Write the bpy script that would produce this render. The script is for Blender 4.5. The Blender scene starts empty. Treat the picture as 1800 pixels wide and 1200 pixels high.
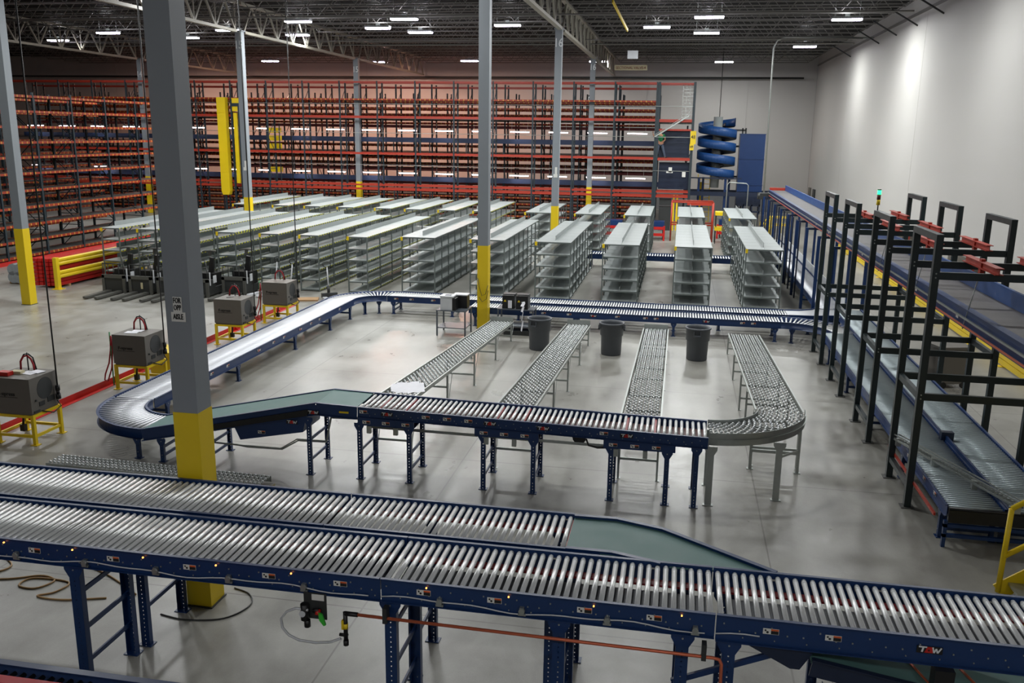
import bpy, math, random
from mathutils import Vector, Matrix
random.seed(7)
S = bpy.context.scene
COL = S.collection
PI = math.pi

# ------------------------------------------------------------------ camera
cam_d = bpy.data.cameras.new('camera')
cam_d.sensor_width = 36.0
cam_d.lens = 1558.0 / 1800.0 * 36.0
cam_d.clip_start = 0.1
cam_d.clip_end = 300
cam = bpy.data.objects.new('camera', cam_d)
COL.objects.link(cam)
psi, th, ro = 0.182, 0.231, 0.014
fw = Vector((-math.sin(psi) * math.cos(th), math.cos(psi) * math.cos(th), -math.sin(th)))
rt = Vector((math.cos(psi), math.sin(psi), 0))
up = rt.cross(fw)
R_ = math.cos(ro) * rt + math.sin(ro) * up
U_ = -math.sin(ro) * rt + math.cos(ro) * up
cam.matrix_world = Matrix((( R_.x, U_.x, -fw.x, 0), (R_.y, U_.y, -fw.y, 0), (R_.z, U_.z, -fw.z, 5.6), (0, 0, 0, 1)))
S.camera = cam
CAM = Vector((0, 0, 5.6))

# ------------------------------------------------------------------ view, world
S.view_settings.view_transform = 'Standard'
S.view_settings.look = 'None'
S.view_settings.gamma = 1.0
S.view_settings.use_curve_mapping = False
S.view_settings.exposure = 0.12
S.cycles.max_bounces = 6
S.cycles.diffuse_bounces = 3
S.cycles.glossy_bounces = 3
S.cycles.transmission_bounces = 2
S.cycles.transparent_max_bounces = 8
S.cycles.caustics_reflective = False
S.cycles.caustics_refractive = False
S.cycles.sample_clamp_indirect = 4.0
w = bpy.data.worlds.new('world'); S.world = w
w.use_nodes = True
w.node_tree.nodes['Background'].inputs[0].default_value = (0.55, 0.6, 0.7, 1)
w.node_tree.nodes['Background'].inputs[1].default_value = 0.12

# high bay lamps: (x, y, z, power)
LZ = 10.5
LAMPS = [(-36, 48.4), (-30.3, 44.8), (-27.2, 47.4), (-23, 44), (-17.8, 40.8), (-20.3, 46.4), (-14.9, 43.6), (-12.5, 40.2),
         (-13.3, 45.5), (-8.3, 42.8), (-1.45, 44), (0.84, 40.5), (0.88, 46.6), (6.6, 41.7), (6.4, 53.7)]
NEAR = [(-28, 33), (-20, 33), (-12.5, 33), (-8.3, 33.5), (-1.5, 33), (6.0, 30), (-24, 24), (-16, 24), (-8, 24), (-1, 25), (6.5, 19),
        (-14, 17), (-3, 17.5)]
FILL_BEHIND = [(-9, -4), (-1, -4), (6, -3)]  # added lamps, unseen behind the camera, to brighten the large column's near face
P_LAMP = 400.0

def area_light(name, x, y, z, power, sx, sy, col=(1, 0.98, 0.95), parent=None, spread=PI):
    l = bpy.data.lights.new(name, 'AREA')
    l.shape = 'RECTANGLE'; l.size = sx; l.size_y = sy
    l.energy = power; l.color = col
    l.spread = spread
    o = bpy.data.objects.new(name, l)
    COL.objects.link(o)
    o.location = (x, y, z)
    if parent: o.parent = parent
    return o

# ------------------------------------------------------------------ materials
def lin(c):
    c = c / 255.0
    return c / 12.92 if c <= 0.04045 else ((c + 0.055) / 1.055) ** 2.4

def rgb(r, g, b): return (lin(r), lin(g), lin(b), 1)

def mat(name, col, rough=0.5, metal=0.0, var=0.08, scale=6.0, emit=None, estr=0.0, rvar=0.08, spec=0.5):
    m = bpy.data.materials.new(name); m.use_nodes = True
    nt = m.node_tree; b = nt.nodes['Principled BSDF']
    b.inputs['Metallic'].default_value = metal
    b.inputs['Roughness'].default_value = rough
    b.inputs['Specular IOR Level'].default_value = spec
    c = rgb(*col)
    tc = nt.nodes.new('ShaderNodeTexCoord')
    n = nt.nodes.new('ShaderNodeTexNoise'); n.inputs['Scale'].default_value = scale
    n.inputs['Detail'].default_value = 3
    nt.links.new(tc.outputs['Object'], n.inputs['Vector'])
    mx = nt.nodes.new('ShaderNodeMix'); mx.data_type = 'RGBA'
    mx.inputs[6].default_value = tuple(max(0, v * (1 - var)) for v in c[:3]) + (1,)
    mx.inputs[7].default_value = tuple(min(1, v * (1 + var)) for v in c[:3]) + (1,)
    nt.links.new(n.outputs[0], mx.inputs[0])
    nt.links.new(mx.outputs[2], b.inputs['Base Color'])
    if rvar:
        mr = nt.nodes.new('ShaderNodeMapRange')
        mr.inputs['To Min'].default_value = max(0.02, rough - rvar); mr.inputs['To Max'].default_value = min(1, rough + rvar)
        nt.links.new(n.outputs[0], mr.inputs[0]); nt.links.new(mr.outputs[0], b.inputs['Roughness'])
    if emit:
        b.inputs['Emission Color'].default_value = rgb(*emit)
        b.inputs['Emission Strength'].default_value = estr
    return m

def N(nt, t, **kw):
    n = nt.nodes.new(t)
    for k, v in kw.items(): setattr(n, k, v)
    return n

def math_node(nt, op, a, b=None, c=None):
    n = nt.nodes.new('ShaderNodeMath'); n.operation = op
    for i, v in enumerate((a, b, c)):
        if v is None: continue
        if isinstance(v, (int, float)): n.inputs[i].default_value = v
        else: nt.links.new(v, n.inputs[i])
    return n.outputs[0]

def holes(m, ax, hw, az, pitch, hz, off=0.5):
    """punch see-through slots: |coord ax| < hw and fract(coord az / pitch) near off within hz"""
    nt = m.node_tree
    b = nt.nodes['Principled BSDF']; out = nt.nodes['Material Output']
    tc = N(nt, 'ShaderNodeTexCoord'); sp = N(nt, 'ShaderNodeSeparateXYZ')
    nt.links.new(tc.outputs['Object'], sp.inputs[0])
    a = math_node(nt, 'LESS_THAN', math_node(nt, 'ABSOLUTE', sp.outputs[ax]), hw)
    f = math_node(nt, 'FRACT', math_node(nt, 'DIVIDE', sp.outputs[az], pitch))
    z = math_node(nt, 'LESS_THAN', math_node(nt, 'ABSOLUTE', math_node(nt, 'SUBTRACT', f, off)), hz)
    k = math_node(nt, 'MULTIPLY', a, z)
    t = N(nt, 'ShaderNodeBsdfTransparent'); ms = N(nt, 'ShaderNodeMixShader')
    nt.links.new(k, ms.inputs[0]); nt.links.new(b.outputs[0], ms.inputs[1]); nt.links.new(t.outputs[0], ms.inputs[2])
    nt.links.new(ms.outputs[0], out.inputs[0])
    return m

def dotted(m, col, ax, pitch, duty):
    """clips of another colour spaced along one axis"""
    nt = m.node_tree; b = nt.nodes['Principled BSDF']
    tc = N(nt, 'ShaderNodeTexCoord'); sp = N(nt, 'ShaderNodeSeparateXYZ')
    nt.links.new(tc.outputs['Object'], sp.inputs[0])
    f = math_node(nt, 'FRACT', math_node(nt, 'DIVIDE', sp.outputs[ax], pitch))
    k = math_node(nt, 'LESS_THAN', f, duty)
    mx = N(nt, 'ShaderNodeMix', data_type='RGBA')
    old = b.inputs['Base Color'].links[0].from_socket
    nt.links.new(k, mx.inputs[0]); nt.links.new(old, mx.inputs[6]); mx.inputs[7].default_value = rgb(*col)
    nt.links.new(mx.outputs[2], b.inputs['Base Color'])
    return m

M = {}
M['blue'] = mat('blue_paint', (18, 50, 98), 0.38, 0, 0.12, 3)
M['bluehole'] = holes(mat('blue_punched', (18, 50, 96), 0.4, 0, 0.12, 3), 0, 0.006, 2, 0.05, 0.16)
M['brightblue'] = mat('bright_blue_paint', (26, 72, 132), 0.45)
M['navy'] = mat('navy_paint', (26, 38, 62), 0.4)
M['green_black'] = mat('dark_green_paint', (30, 42, 44), 0.42, 0, 0.15)
M['rackpost'] = mat('rack_post_paint', (34, 48, 56), 0.5)
M['orange'] = mat('orange_red_paint', (168, 52, 34), 0.45, 0, 0.1)
M['orangedot'] = dotted(mat('orange_beam_with_yellow_clips', (150, 48, 24), 0.5), (200, 140, 56), 0, 0.3, 0.22)
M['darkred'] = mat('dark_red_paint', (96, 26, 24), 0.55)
M['red'] = mat('red_paint', (190, 34, 28), 0.4)
M['bedred'] = mat('dark_red_belt', (150, 28, 36), 0.5)
M['beltred'] = mat('red_belt', (206, 48, 60), 0.45)
M['yellow'] = mat('safety_yellow', (232, 200, 26), 0.42, 0, 0.05, 2)
M['colgrey'] = mat('column_grey_paint', (136, 142, 148), 0.5, 0, 0.05, 1.5)
M['galv'] = mat('galvanised_steel', (170, 175, 172), 0.42, 0.75, 0.12, 14)
M['zinc'] = mat('zinc_roller', (246, 248, 248), 0.3, 0.3, 0.03, 2, rvar=0.02)
M['zincpale'] = mat('pale_zinc_roller', (226, 228, 234), 0.45, 0.55, 0.06, 9)
M['plategrey'] = mat('matt_grey_plate', (120, 122, 126), 0.7)
M['zinclane'] = mat('lane_roller', (176, 188, 192), 0.38, 0.35, 0.04, 4)
M['gap'] = mat('dark_roller_core', (52, 56, 66), 0.6)
M['wheel'] = mat('zinc_wheel', (226, 230, 232), 0.32, 0.45, 0.1, 20)
M['shelf'] = mat('shelf_grey', (152, 158, 158), 0.45, 0.1, 0.08, 3)
M['shelfmesh'] = mat('shelf_wire_grey', (205, 212, 212), 0.45, 0.1, 0.08, 3); M['shelfmesh'].node_tree.nodes['Principled BSDF'].inputs['Alpha'].default_value = 0.7
M['shelfpost'] = mat('shelf_post_grey', (104, 112, 110), 0.5, 0.2)
M['clipstrip'] = dotted(mat('strip_with_yellow_clips', (92, 98, 92), 0.5), (205, 205, 40), 1, 0.22, 0.4)
M['belt'] = mat('green_belt', (86, 126, 122), 0.55, 0, 0.06, 4)
M['beltgrey'] = mat('grey_belt', (84, 80, 80), 0.5, 0, 0.05, 4)
M['black'] = mat('black_plastic', (20, 20, 22), 0.4)
M['dark'] = mat('dark_grey_paint', (48, 50, 50), 0.45)
M['charger'] = mat('charger_grey', (104, 100, 94), 0.45, 0.1, 0.05)
M['rubber'] = mat('bin_grey_plastic', (82, 86, 92), 0.45, 0, 0.05)
M['white'] = mat('white_sticker', (225, 225, 220), 0.5)
M['paper'] = mat('paper', (240, 240, 248), 0.6)
M['offwhite'] = mat('off_white_plastic', (205, 208, 212), 0.45)
M['stickorange'] = mat('orange_sticker', (214, 92, 40), 0.5)
M['copper'] = mat('copper_pipe', (214, 112, 80), 0.35, 0.35, 0.1)
M['green'] = mat('green_lever', (60, 190, 60), 0.4)
M['greenplug'] = mat('green_guard', (60, 130, 80), 0.5)
M['tan'] = mat('tan_hose', (176, 140, 92), 0.55)
M['redcable'] = mat('red_cable', (160, 28, 40), 0.45)
M['deck'] = mat('ceiling_deck', (44, 43, 42), 0.6, 0.3, 0.15, 1)
M['joist'] = mat('joist_paint', (122, 120, 116), 0.5, 0.15, 0.1, 2)
M['girder'] = mat('girder_paint', (156, 152, 140), 0.5, 0.1, 0.1, 2)
M['joistlit'] = M['joist']
M['wood'] = mat('wood', (176, 140, 100), 0.6, 0, 0.2, 5)
M['wrap'] = mat('plastic_wrap', (150, 156, 160), 0.25, 0.1, 0.2, 8)
M['denim'] = mat('denim', (86, 98, 118), 0.8)
M['shirt'] = mat('green_shirt', (24, 120, 70), 0.8)
M['skin'] = mat('skin', (190, 140, 112), 0.6)
M['hair'] = mat('dark_hair', (34, 26, 22), 0.7)
M['letter'] = mat('black_letter', (24, 24, 26), 0.5)
M['letterw'] = mat('white_letter', (225, 228, 230), 0.5)
M['letterr'] = mat('brown_red_letter', (120, 50, 40), 0.5)
M['cream'] = mat('cream_sign', (196, 186, 150), 0.5)
M['lampglow'] = mat('lamp_lens', (255, 255, 255), 0.5, emit=(238, 228, 255), estr=26)
M['stripglow'] = mat('strip_lamp_tube', (255, 255, 255), 0.5, emit=(255, 232, 238), estr=14)
M['led'] = mat('amber_led', (255, 160, 80), 0.5, emit=(255, 150, 70), estr=4)
M['ledgreen'] = mat('green_lamp_lens', (60, 255, 150), 0.5, emit=(40, 255, 130), estr=3)

def wall_mat():
    m = mat('painted_concrete_wall', (190, 188, 185), 0.7, 0, 0.03, 0.35, rvar=0.03)
    nt = m.node_tree; b = nt.nodes['Principled BSDF']
    tc = N(nt, 'ShaderNodeTexCoord'); no = N(nt, 'ShaderNodeTexNoise'); no.inputs['Scale'].default_value = 0.8
    mp = N(nt, 'ShaderNodeMapping'); mp.inputs['Scale'].default_value = (0.15, 0.15, 1.6)
    nt.links.new(tc.outputs['Object'], mp.inputs[0]); nt.links.new(mp.outputs[0], no.inputs['Vector'])
    bp = N(nt, 'ShaderNodeBump'); bp.inputs['Strength'].default_value = 0.25; bp.inputs['Distance'].default_value = 0.05
    nt.links.new(no.outputs[0], bp.inputs['Height']); nt.links.new(bp.outputs[0], b.inputs['Normal'])
    return m
M['wall'] = wall_mat()

def floor_mat():
    m = bpy.data.materials.new('polished_concrete'); m.use_nodes = True
    nt = m.node_tree; b = nt.nodes['Principled BSDF']
    tc = N(nt, 'ShaderNodeTexCoord')
    def noise(scale, detail, stretch=(1, 1, 1), rough=0.6, dist=0.0):
        mp = N(nt, 'ShaderNodeMapping'); mp.inputs['Scale'].default_value = stretch
        nt.links.new(tc.outputs['Object'], mp.inputs[0])
        n = N(nt, 'ShaderNodeTexNoise'); n.inputs['Scale'].default_value = scale
        n.inputs['Detail'].default_value = detail; n.inputs['Roughness'].default_value = rough; n.inputs['Distortion'].default_value = dist
        nt.links.new(mp.outputs[0], n.inputs['Vector']); return n.outputs[0]
    n1 = noise(0.28, 6, (1, 1, 1), 0.55, 0.0)
    n2 = noise(1.3, 8, (1, 0.6, 1), 0.62, 0.25)
    n3 = noise(60, 2)
    k = math_node(nt, 'ADD', math_node(nt, 'MULTIPLY', n1, 0.55), math_node(nt, 'MULTIPLY', n2, 0.45))
    k = math_node(nt, 'ADD', k, math_node(nt, 'MULTIPLY', math_node(nt, 'SUBTRACT', n3, 0.5), 0.08))
    cr = N(nt, 'ShaderNodeValToRGB')
    cr.color_ramp.elements[0].position = 0.3; cr.color_ramp.elements[0].color = rgb(106, 102, 94)
    cr.color_ramp.elements[1].position = 0.66; cr.color_ramp.elements[1].color = rgb(172, 171, 165)
    nt.links.new(k, cr.inputs[0])
    sp = N(nt, 'ShaderNodeSeparateXYZ'); nt.links.new(tc.outputs['Object'], sp.inputs[0])
    def joint(s, off, pitch):
        f = math_node(nt, 'FRACT', math_node(nt, 'DIVIDE', math_node(nt, 'ADD', s, off), pitch))
        return math_node(nt, 'LESS_THAN', math_node(nt, 'ABSOLUTE', math_node(nt, 'SUBTRACT', f, 0.5)), 0.0022)
    j = math_node(nt, 'MAXIMUM', joint(sp.outputs[0], 100, 4.95), joint(sp.outputs[1], 100.9, 5.12))
    mx = N(nt, 'ShaderNodeMix', data_type='RGBA')
    nt.links.new(math_node(nt, 'MULTIPLY', j, 0.55), mx.inputs[0]); nt.links.new(cr.outputs[0], mx.inputs[6]); mx.inputs[7].default_value = rgb(84, 80, 76)
    nt.links.new(mx.outputs[2], b.inputs['Base Color'])
    mr = N(nt, 'ShaderNodeMapRange'); mr.inputs['From Min'].default_value = 0.3; mr.inputs['From Max'].default_value = 0.7
    mr.inputs['To Min'].default_value = 0.26; mr.inputs['To Max'].default_value = 0.4
    nt.links.new(n2, mr.inputs[0]); nt.links.new(mr.outputs[0], b.inputs['Roughness'])
    bp = N(nt, 'ShaderNodeBump'); bp.inputs['Strength'].default_value = 0.06; bp.inputs['Distance'].default_value = 0.02
    nt.links.new(n2, bp.inputs['Height']); nt.links.new(bp.outputs[0], b.inputs['Normal'])
    b.inputs['Specular IOR Level'].default_value = 0.5
    return m
M['floor'] = floor_mat()

# ------------------------------------------------------------------ mesh builder
class MB:
    def __init__(s): s.v = []; s.f = []; s.sm = []; s.mi = []; s.k = 0
    def face(s, idx, smooth=False): s.f.append(idx); s.sm.append(smooth); s.mi.append(s.k)
    def box(s, cx, cy, cz, sx, sy, sz, R=None):
        n = len(s.v)
        for dz in (-.5, .5):
            for dx, dy in ((-.5, -.5), (.5, -.5), (.5, .5), (-.5, .5)):
                p = Vector((dx * sx, dy * sy, dz * sz))
                if R: p = R @ p
                s.v.append((p.x + cx, p.y + cy, p.z + cz))
        for q in ((0, 3, 2, 1), (4, 5, 6, 7), (0, 1, 5, 4), (1, 2, 6, 5), (2, 3, 7, 6), (3, 0, 4, 7)):
            s.face(tuple(n + i for i in q))
        return s
    def lo(s, x0, y0, z0, x1, y1, z1):
        return s.box((x0 + x1) / 2, (y0 + y1) / 2, (z0 + z1) / 2, abs(x1 - x0), abs(y1 - y0), abs(z1 - z0))
    def bar(s, p, q, w, h, up=(0, 0, 1)):
        p = Vector(p); q = Vector(q); d = q - p; L = d.length
        if L < 1e-6: return s
        d.normalize(); u = Vector(up)
        if abs(d.dot(u)) > 0.999: u = Vector((1, 0, 0))
        r = d.cross(u).normalized(); u = r.cross(d)
        R = Matrix((d, r, u)).transposed()
        c = (p + q) / 2
        return s.box(c.x, c.y, c.z, L, w, h, R)
    def cyl(s, p, q, r, n=10, r2=None, caps=True, smooth=True):
        p = Vector(p); q = Vector(q); d = (q - p).normalized()
        u = Vector((0, 0, 1)) if abs(d.z) < 0.9 else Vector((1, 0, 0))
        a = d.cross(u).normalized(); b = d.cross(a)
        if r2 is None: r2 = r
        k = len(s.v)
        for c, rr in ((p, r), (q, r2)):
            for i in range(n):
                t = 2 * PI * i / n
                x = c + a * (rr * math.cos(t)) + b * (rr * math.sin(t)); s.v.append(tuple(x))
        for i in range(n):
            j = (i + 1) % n
            s.face((k + i, k + j, k + n + j, k + n + i), smooth)
        if caps:
            s.face(tuple(k + i for i in reversed(range(n)))); s.face(tuple(k + n + i for i in range(n)))
        return s
    def tube(s, pts, r, n=6):
        pts = [Vector(p) for p in pts]; k0 = len(s.v); m = len(pts)
        pa = None
        for i, p in enumerate(pts):
            d = (pts[min(i + 1, m - 1)] - pts[max(i - 1, 0)]).normalized()
            if pa is None:
                u = Vector((0, 0, 1)) if abs(d.z) < 0.9 else Vector((1, 0, 0))
                a = d.cross(u).normalized()
            else:
                a = (pa - d * pa.dot(d)).normalized()
            pa = a; b = d.cross(a)
            for j in range(n):
                t = 2 * PI * j / n
                s.v.append(tuple(p + a * (r * math.cos(t)) + b * (r * math.sin(t))))
        for i in range(m - 1):
            for j in range(n):
                l = (j + 1) % n
                s.face((k0 + i * n + j, k0 + i * n + l, k0 + (i + 1) * n + l, k0 + (i + 1) * n + j), True)
        s.face(tuple(k0 + j for j in reversed(range(n)))); s.face(tuple(k0 + (m - 1) * n + j for j in range(n)))
        return s
    def prism(s, poly, z0, z1, f=None):
        """poly of (a,b); f maps (a,b,t) to xyz"""
        f = f or (lambda a, b, t: (a, b, t))
        k = len(s.v); n = len(poly)
        for t in (z0, z1):
            for a, b in poly: s.v.append(f(a, b, t))
        s.face(tuple(k + i for i in reversed(range(n)))); s.face(tuple(k + n + i for i in range(n)))
        for i in range(n):
            j = (i + 1) % n; s.face((k + i, k + j, k + n + j, k + n + i))
        return s
    def lathe(s, prof, n=24, c=(0, 0, 0)):
        k = len(s.v); m = len(prof)
        for r, z in prof:
            for i in range(n):
                t = 2 * PI * i / n; s.v.append((c[0] + r * math.cos(t), c[1] + r * math.sin(t), c[2] + z))
        for q in range(m - 1):
            for i in range(n):
                j = (i + 1) % n
                s.face((k + q * n + i, k + q * n + j, k + (q + 1) * n + j, k + (q + 1) * n + i), True)
        return s
    def mesh(s, name, mats):
        me = bpy.data.meshes.new(name)
        me.from_pydata(s.v, [], s.f)
        if not isinstance(mats, (list, tuple)): mats = [mats]
        for x in mats: me.materials.append(M[x] if isinstance(x, str) else x)
        me.polygons.foreach_set('use_smooth', s.sm)
        me.polygons.foreach_set('material_index', s.mi)
        me.update()
        return me
    def obj(s, name, mats, parent=None, loc=(0, 0, 0), rz=0.0):
        return place(name, s.mesh(name, mats), parent, loc, rz)

def place(name, me, parent=None, loc=(0, 0, 0), rz=0.0, rot=None):
    o = bpy.data.objects.new(name, me); COL.objects.link(o)
    o.location = loc
    o.rotation_euler = rot if rot else (0, 0, rz)
    if parent: o.parent = parent
    return o

def tag(o, label, cat, group=None, kind=None):
    if label: o['label'] = label
    if cat: o['category'] = cat
    if group: o['group'] = group
    if kind: o['kind'] = kind
    return o

def thing(name, label, cat, loc=(0, 0, 0), rz=0.0, group=None):
    o = place(name, None, None, loc, rz)
    return tag(o, label, cat, group)

def struct(o): o['kind'] = 'structure'; return o

def copy_tree(root, loc, rz=None, label=None, group=None):
    c = root.copy(); COL.objects.link(c); c.location = loc
    if rz is not None: c.rotation_euler = (0, 0, rz)
    if label: c['label'] = label
    if group: c['group'] = group
    for ch in KIDS(root):
        d = ch.copy(); COL.objects.link(d); d.parent = c
        for g in KIDS(ch):
            e = g.copy(); COL.objects.link(e); e.parent = d
    return c

def KIDS(o): return list(o.children)

def text_mesh(name, txt, size, m, ext=0.004):
    cu = bpy.data.curves.new(name, 'FONT'); cu.body = txt; cu.size = size; cu.extrude = ext
    cu.offset = .008 * size; cu.align_x = 'CENTER'; cu.align_y = 'CENTER'; cu.resolution_u = 2
    o = bpy.data.objects.new(name + '_tmp', cu); COL.objects.link(o)
    me = bpy.data.meshes.new_from_object(o.evaluated_get(bpy.context.evaluated_depsgraph_get()))
    bpy.data.objects.remove(o); bpy.data.curves.remove(cu)
    me.materials.clear(); me.materials.append(M[m])
    return me

def put_text(name, txt, size, m, loc, parent=None, face='-y', sx=1.0, roll=0):
    me = text_mesh(name, txt, size, m)
    rot = {'-y': (PI / 2, roll, 0), '+x': (PI / 2, roll, PI / 2), '-x': (PI / 2, roll, -PI / 2), '+z': (0, 0, roll)}[face]
    o = place(name, me, parent, loc, rot=rot); o.scale = (sx, 1, 1)
    return o

# ------------------------------------------------------------------ building shell
XR, YB, XL, YF = 9.43, 70.3, -62.0, -6.0
ZD = 11.45
struct(MB().lo(XL - .2, YF, -.3, XR + .2, YB + .2, 0).obj('floor', 'floor'))
struct(MB().lo(XL - .2, YF, ZD, XR + .2, YB + .2, ZD + .1).obj('ceiling', 'deck'))
b = MB()
seams = [-6, 9.6, 24.8, 40.1, 57.2, 70.3]
for a, c in zip(seams, seams[1:]): b.lo(XR, a + .012, 0, XR + .2, c - .012, ZD)
b.lo(XR + .03, YF, 0, XR + .25, YB, ZD)
struct(b.obj('wall_right', 'wall'))
b = MB(); x = XL
while x < XR:
    b.lo(x + .01, YB, 0, min(x + 7.4, XR) - .01, YB + .2, ZD); x += 7.4
b.lo(XL, YB + .03, 0, XR, YB + .3, ZD)
struct(b.obj('wall_back', 'wall'))
struct(MB().lo(XL - .2, YF, 0, XL, YB, ZD).obj('wall_left', 'wall'))
struct(MB().lo(XL, YF - .2, 0, XR, YF, ZD).obj('wall_front', 'wall'))
M['dado'] = mat('grey_wall_paint', (120, 124, 128), 0.6)
struct(MB().lo(XL, YB - .012, 0, XR, YB, 1.25).obj('trim_1', 'dado'))
struct(MB().lo(XR - .05, YF, 10.62, XR, YB, 10.74).obj('trim_2', 'joist'))

# ceiling ribs (deck flutes) run with the joists' bays
b = MB(); y = YF + .3
while y < YB:
    b.lo(XL, y, ZD - .04, XR, y + .09, ZD); y += .32
struct(b.obj('trim_3', 'deck'))

# roof joists: spans between column lines; y spaced
XC = [-50.0, -35.1, -20.25, -5.35, XR]
def joist_mesh(L, end_short=0.0):
    b = MB(); zb, zt = 10.78, 11.4
    b.bar((0, 0, zt), (L, 0, zt), .09, .06)
    b.bar((.5 + 0, 0, zb), (L - .5 - end_short, 0, zb), .08, .05)
    n = 12; d = (L - 1.0 - end_short) / n
    for i in range(n):
        x0 = .5 + i * d
        b.bar((x0, 0, zb), (x0 + d / 2, 0, zt), .028, .028); b.bar((x0 + d / 2, 0, zt), (x0 + d, 0, zb), .028, .028)
    b.bar((0, 0, zt), (.5, 0, zb), .03, .03); b.bar((L, 0, zt), (L - .5 - end_short, 0, zb), .03, .03)
    return b.mesh('roof_joist', 'joist')
for k in range(4):
    L = XC[k + 1] - XC[k] - .06
    me = joist_mesh(L, .35 if k == 3 else 0)
    y = 24.8 - 1.92 * 7
    names = ['farthest row', 'third row', 'second row', 'row beside the white wall']
    while y < YB - 1:
        o = place('roof_joist', me, None, (XC[k] + .03, y, 0))
        tag(o, 'grey open web roof joist above the ' + ['unlit bay beyond the tall racks', 'tall racks with orange beams', 'parked trucks and narrow shelving', 'wide shelving and dark gantries'][k], 'joist', 'roof joists bay ' + 'abcd'[k])
        y += 1.92
# girders along the column lines
def girder_mesh(L):
    b = MB(); zb, zt = 9.95, 11.2
    b.bar((0, 0, zt), (0, L, zt), .2, .12); b.bar((0, .3, zb), (0, L - .3, zb), .2, .12)
    n = 8; d = (L - .6) / n
    for i in range(n):
        y0 = .3 + i * d
        b.bar((0, y0, zb), (0, y0 + d / 2, zt), .07, .09); b.bar((0, y0 + d / 2, zt), (0, y0 + d, zb), .07, .09)
        b.bar((0, y0 + d, zb), (0, y0 + d, zt), .05, .05)
    return b.mesh('roof_girder', 'girder')
YC = [8.97, 24.85, 39.8, 55.0, YB]
gm = girder_mesh(15.0)
for k, xc in enumerate(XC[1:4]):
    for j in range(4):
        o = place('roof_girder', gm, None, (xc, YC[j] + .1, 0)); o.scale = (1, (YC[j + 1] - YC[j] - .2) / 15.0, 1)
        tag(o, 'deep roof truss girder above %s' % (['the tall orange racks', 'the narrow shelving rows', 'the wide shelving rows'][k]) + ', ' + ['nearest span', 'second span away', 'third span away', 'span ending at the rear wall'][j], 'girder')
# diagonal kickers at the right wall
for j, y in enumerate((30, 33.9, 37.7, 41.6, 45.4, 49.2, 57)):
    o = MB().bar((XR, y, 10.2), (XR - 1.1, y, 10.85), .06, .06).obj('wall_brace', 'dark')
    tag(o, 'thin dark diagonal brace from roof joist to the white side wall', 'brace', 'diagonal braces at the white wall')
# sprinkler main on the back wall
o = MB().tube([(XL + 1, YB - .6, 9.75), (XR - 1, YB - .6, 9.75)], .07, 8).obj('sprinkler_pipe', 'dark')
tag(o, 'long dark sprinkler main running along the top of the rear wall', 'pipe')
for i, y in enumerate((38.9, 49.2, 51.5)):
    o = MB().tube([(XL + 1, y, 10.45), (XR - .8, y, 10.45)], .035, 6).obj('sprinkler_branch', 'joist')
    tag(o, 'thin sprinkler branch pipe below the roof joists, %s of three' % ['nearest', 'middle', 'farthest'][i], 'pipe')

# columns
CW = .3
def column(x, y, label, top=9.95):
    t = thing('steel_column', label, 'column', (x, y, 0))
    h = CW / 2
    b = MB(); b.lo(-h, -h, 2.44, h, h, top); b.lo(-.2, -.2, top, .2, .2, top + .05)
    b.obj('column_shaft', 'colgrey', t)
    b = MB(); b.lo(-h - .006, -h - .006, 0, h + .006, h + .006, 2.44); b.obj('yellow_sleeve', 'yellow', t)
    b = MB(); b.lo(-.175, -.175, 0, .175, .175, .015); b.obj('base_plate', 'dark', t)
    return t
cA = column(-5.4, 8.97, 'grey square column with yellow base carrying the FOR OPP AISLE signs')
cB = column(-5.45, 24.93, 'grey column with yellow base rising beside the printer table')
cE = column(-20.45, 24.85, 'grey column with yellow base standing alone by the stacked red beams')
cC = column(-5.45, 39.8, 'grey column marked 16 rising between the wide grey shelving rows')
cD = column(-5.45, 55.0, 'grey column marked 16 standing against the red racking front')
cF = column(-20.25, 39.8, 'grey column marked 15 behind the narrow shelving rows')
cG = column(-20.25, 55.0, 'grey column marked 15 against the red racking front')
cH = column(-35.1, 55.0, 'distant grey column marked 14 mostly hidden by the large near column')
h = -CW / 2 - .012
def plate(parent, x0, z0, x1, z1, m='white', y=h):
    b = MB(); b.lo(x0, y, z0, x1, y + .008, z1); return b.obj('sign_plate', m, parent)
pA1 = plate(cA, -.05, 3.612, .056, 3.785, 'white')
pA2 = plate(cA, -.08, 3.505, .092, 3.612, 'white')
put_text('sign_text', 'FOR', .085, 'letter', (.002, h - .004, 3.742), pA1, sx=.58)
put_text('sign_text', 'OPP', .085, 'letter', (.003, h - .004, 3.662), pA1, sx=.58)
put_text('sign_text', 'AISLE', .085, 'letter', (.006, h - .004, 3.56), pA2, sx=.6)
for c, tx, z in ((cC, '16', 9.38), (cD, '16', 9.45), (cF, '15', 9.35), (cG, '15', 9.3), (cH, '14', 9.0)):
    put_text('column_number', tx, .5, 'letterw', (0, h - .002, z), c, sx=.8)
for c in (cC, cF):
    plate(c, -.08, 3.7, .1, 3.85); plate(c, -.02, 3.85, .08, 4.15)
# wire hanging on column B
b = MB(); b.tube([(h + .02, h, 1.5), (-.08, h - .05, 1.25), (0, h - .07, 1.0), (.1, h - .05, 1.05), (.16, h, 1.3)], .008, 5)
b.tube([(-.1, h, .95), (0, h - .04, .82), (.12, h - .03, .9), (.17, h, 1.15)], .008, 5)
b.obj('hanging_cable', 'black', cB)

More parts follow.
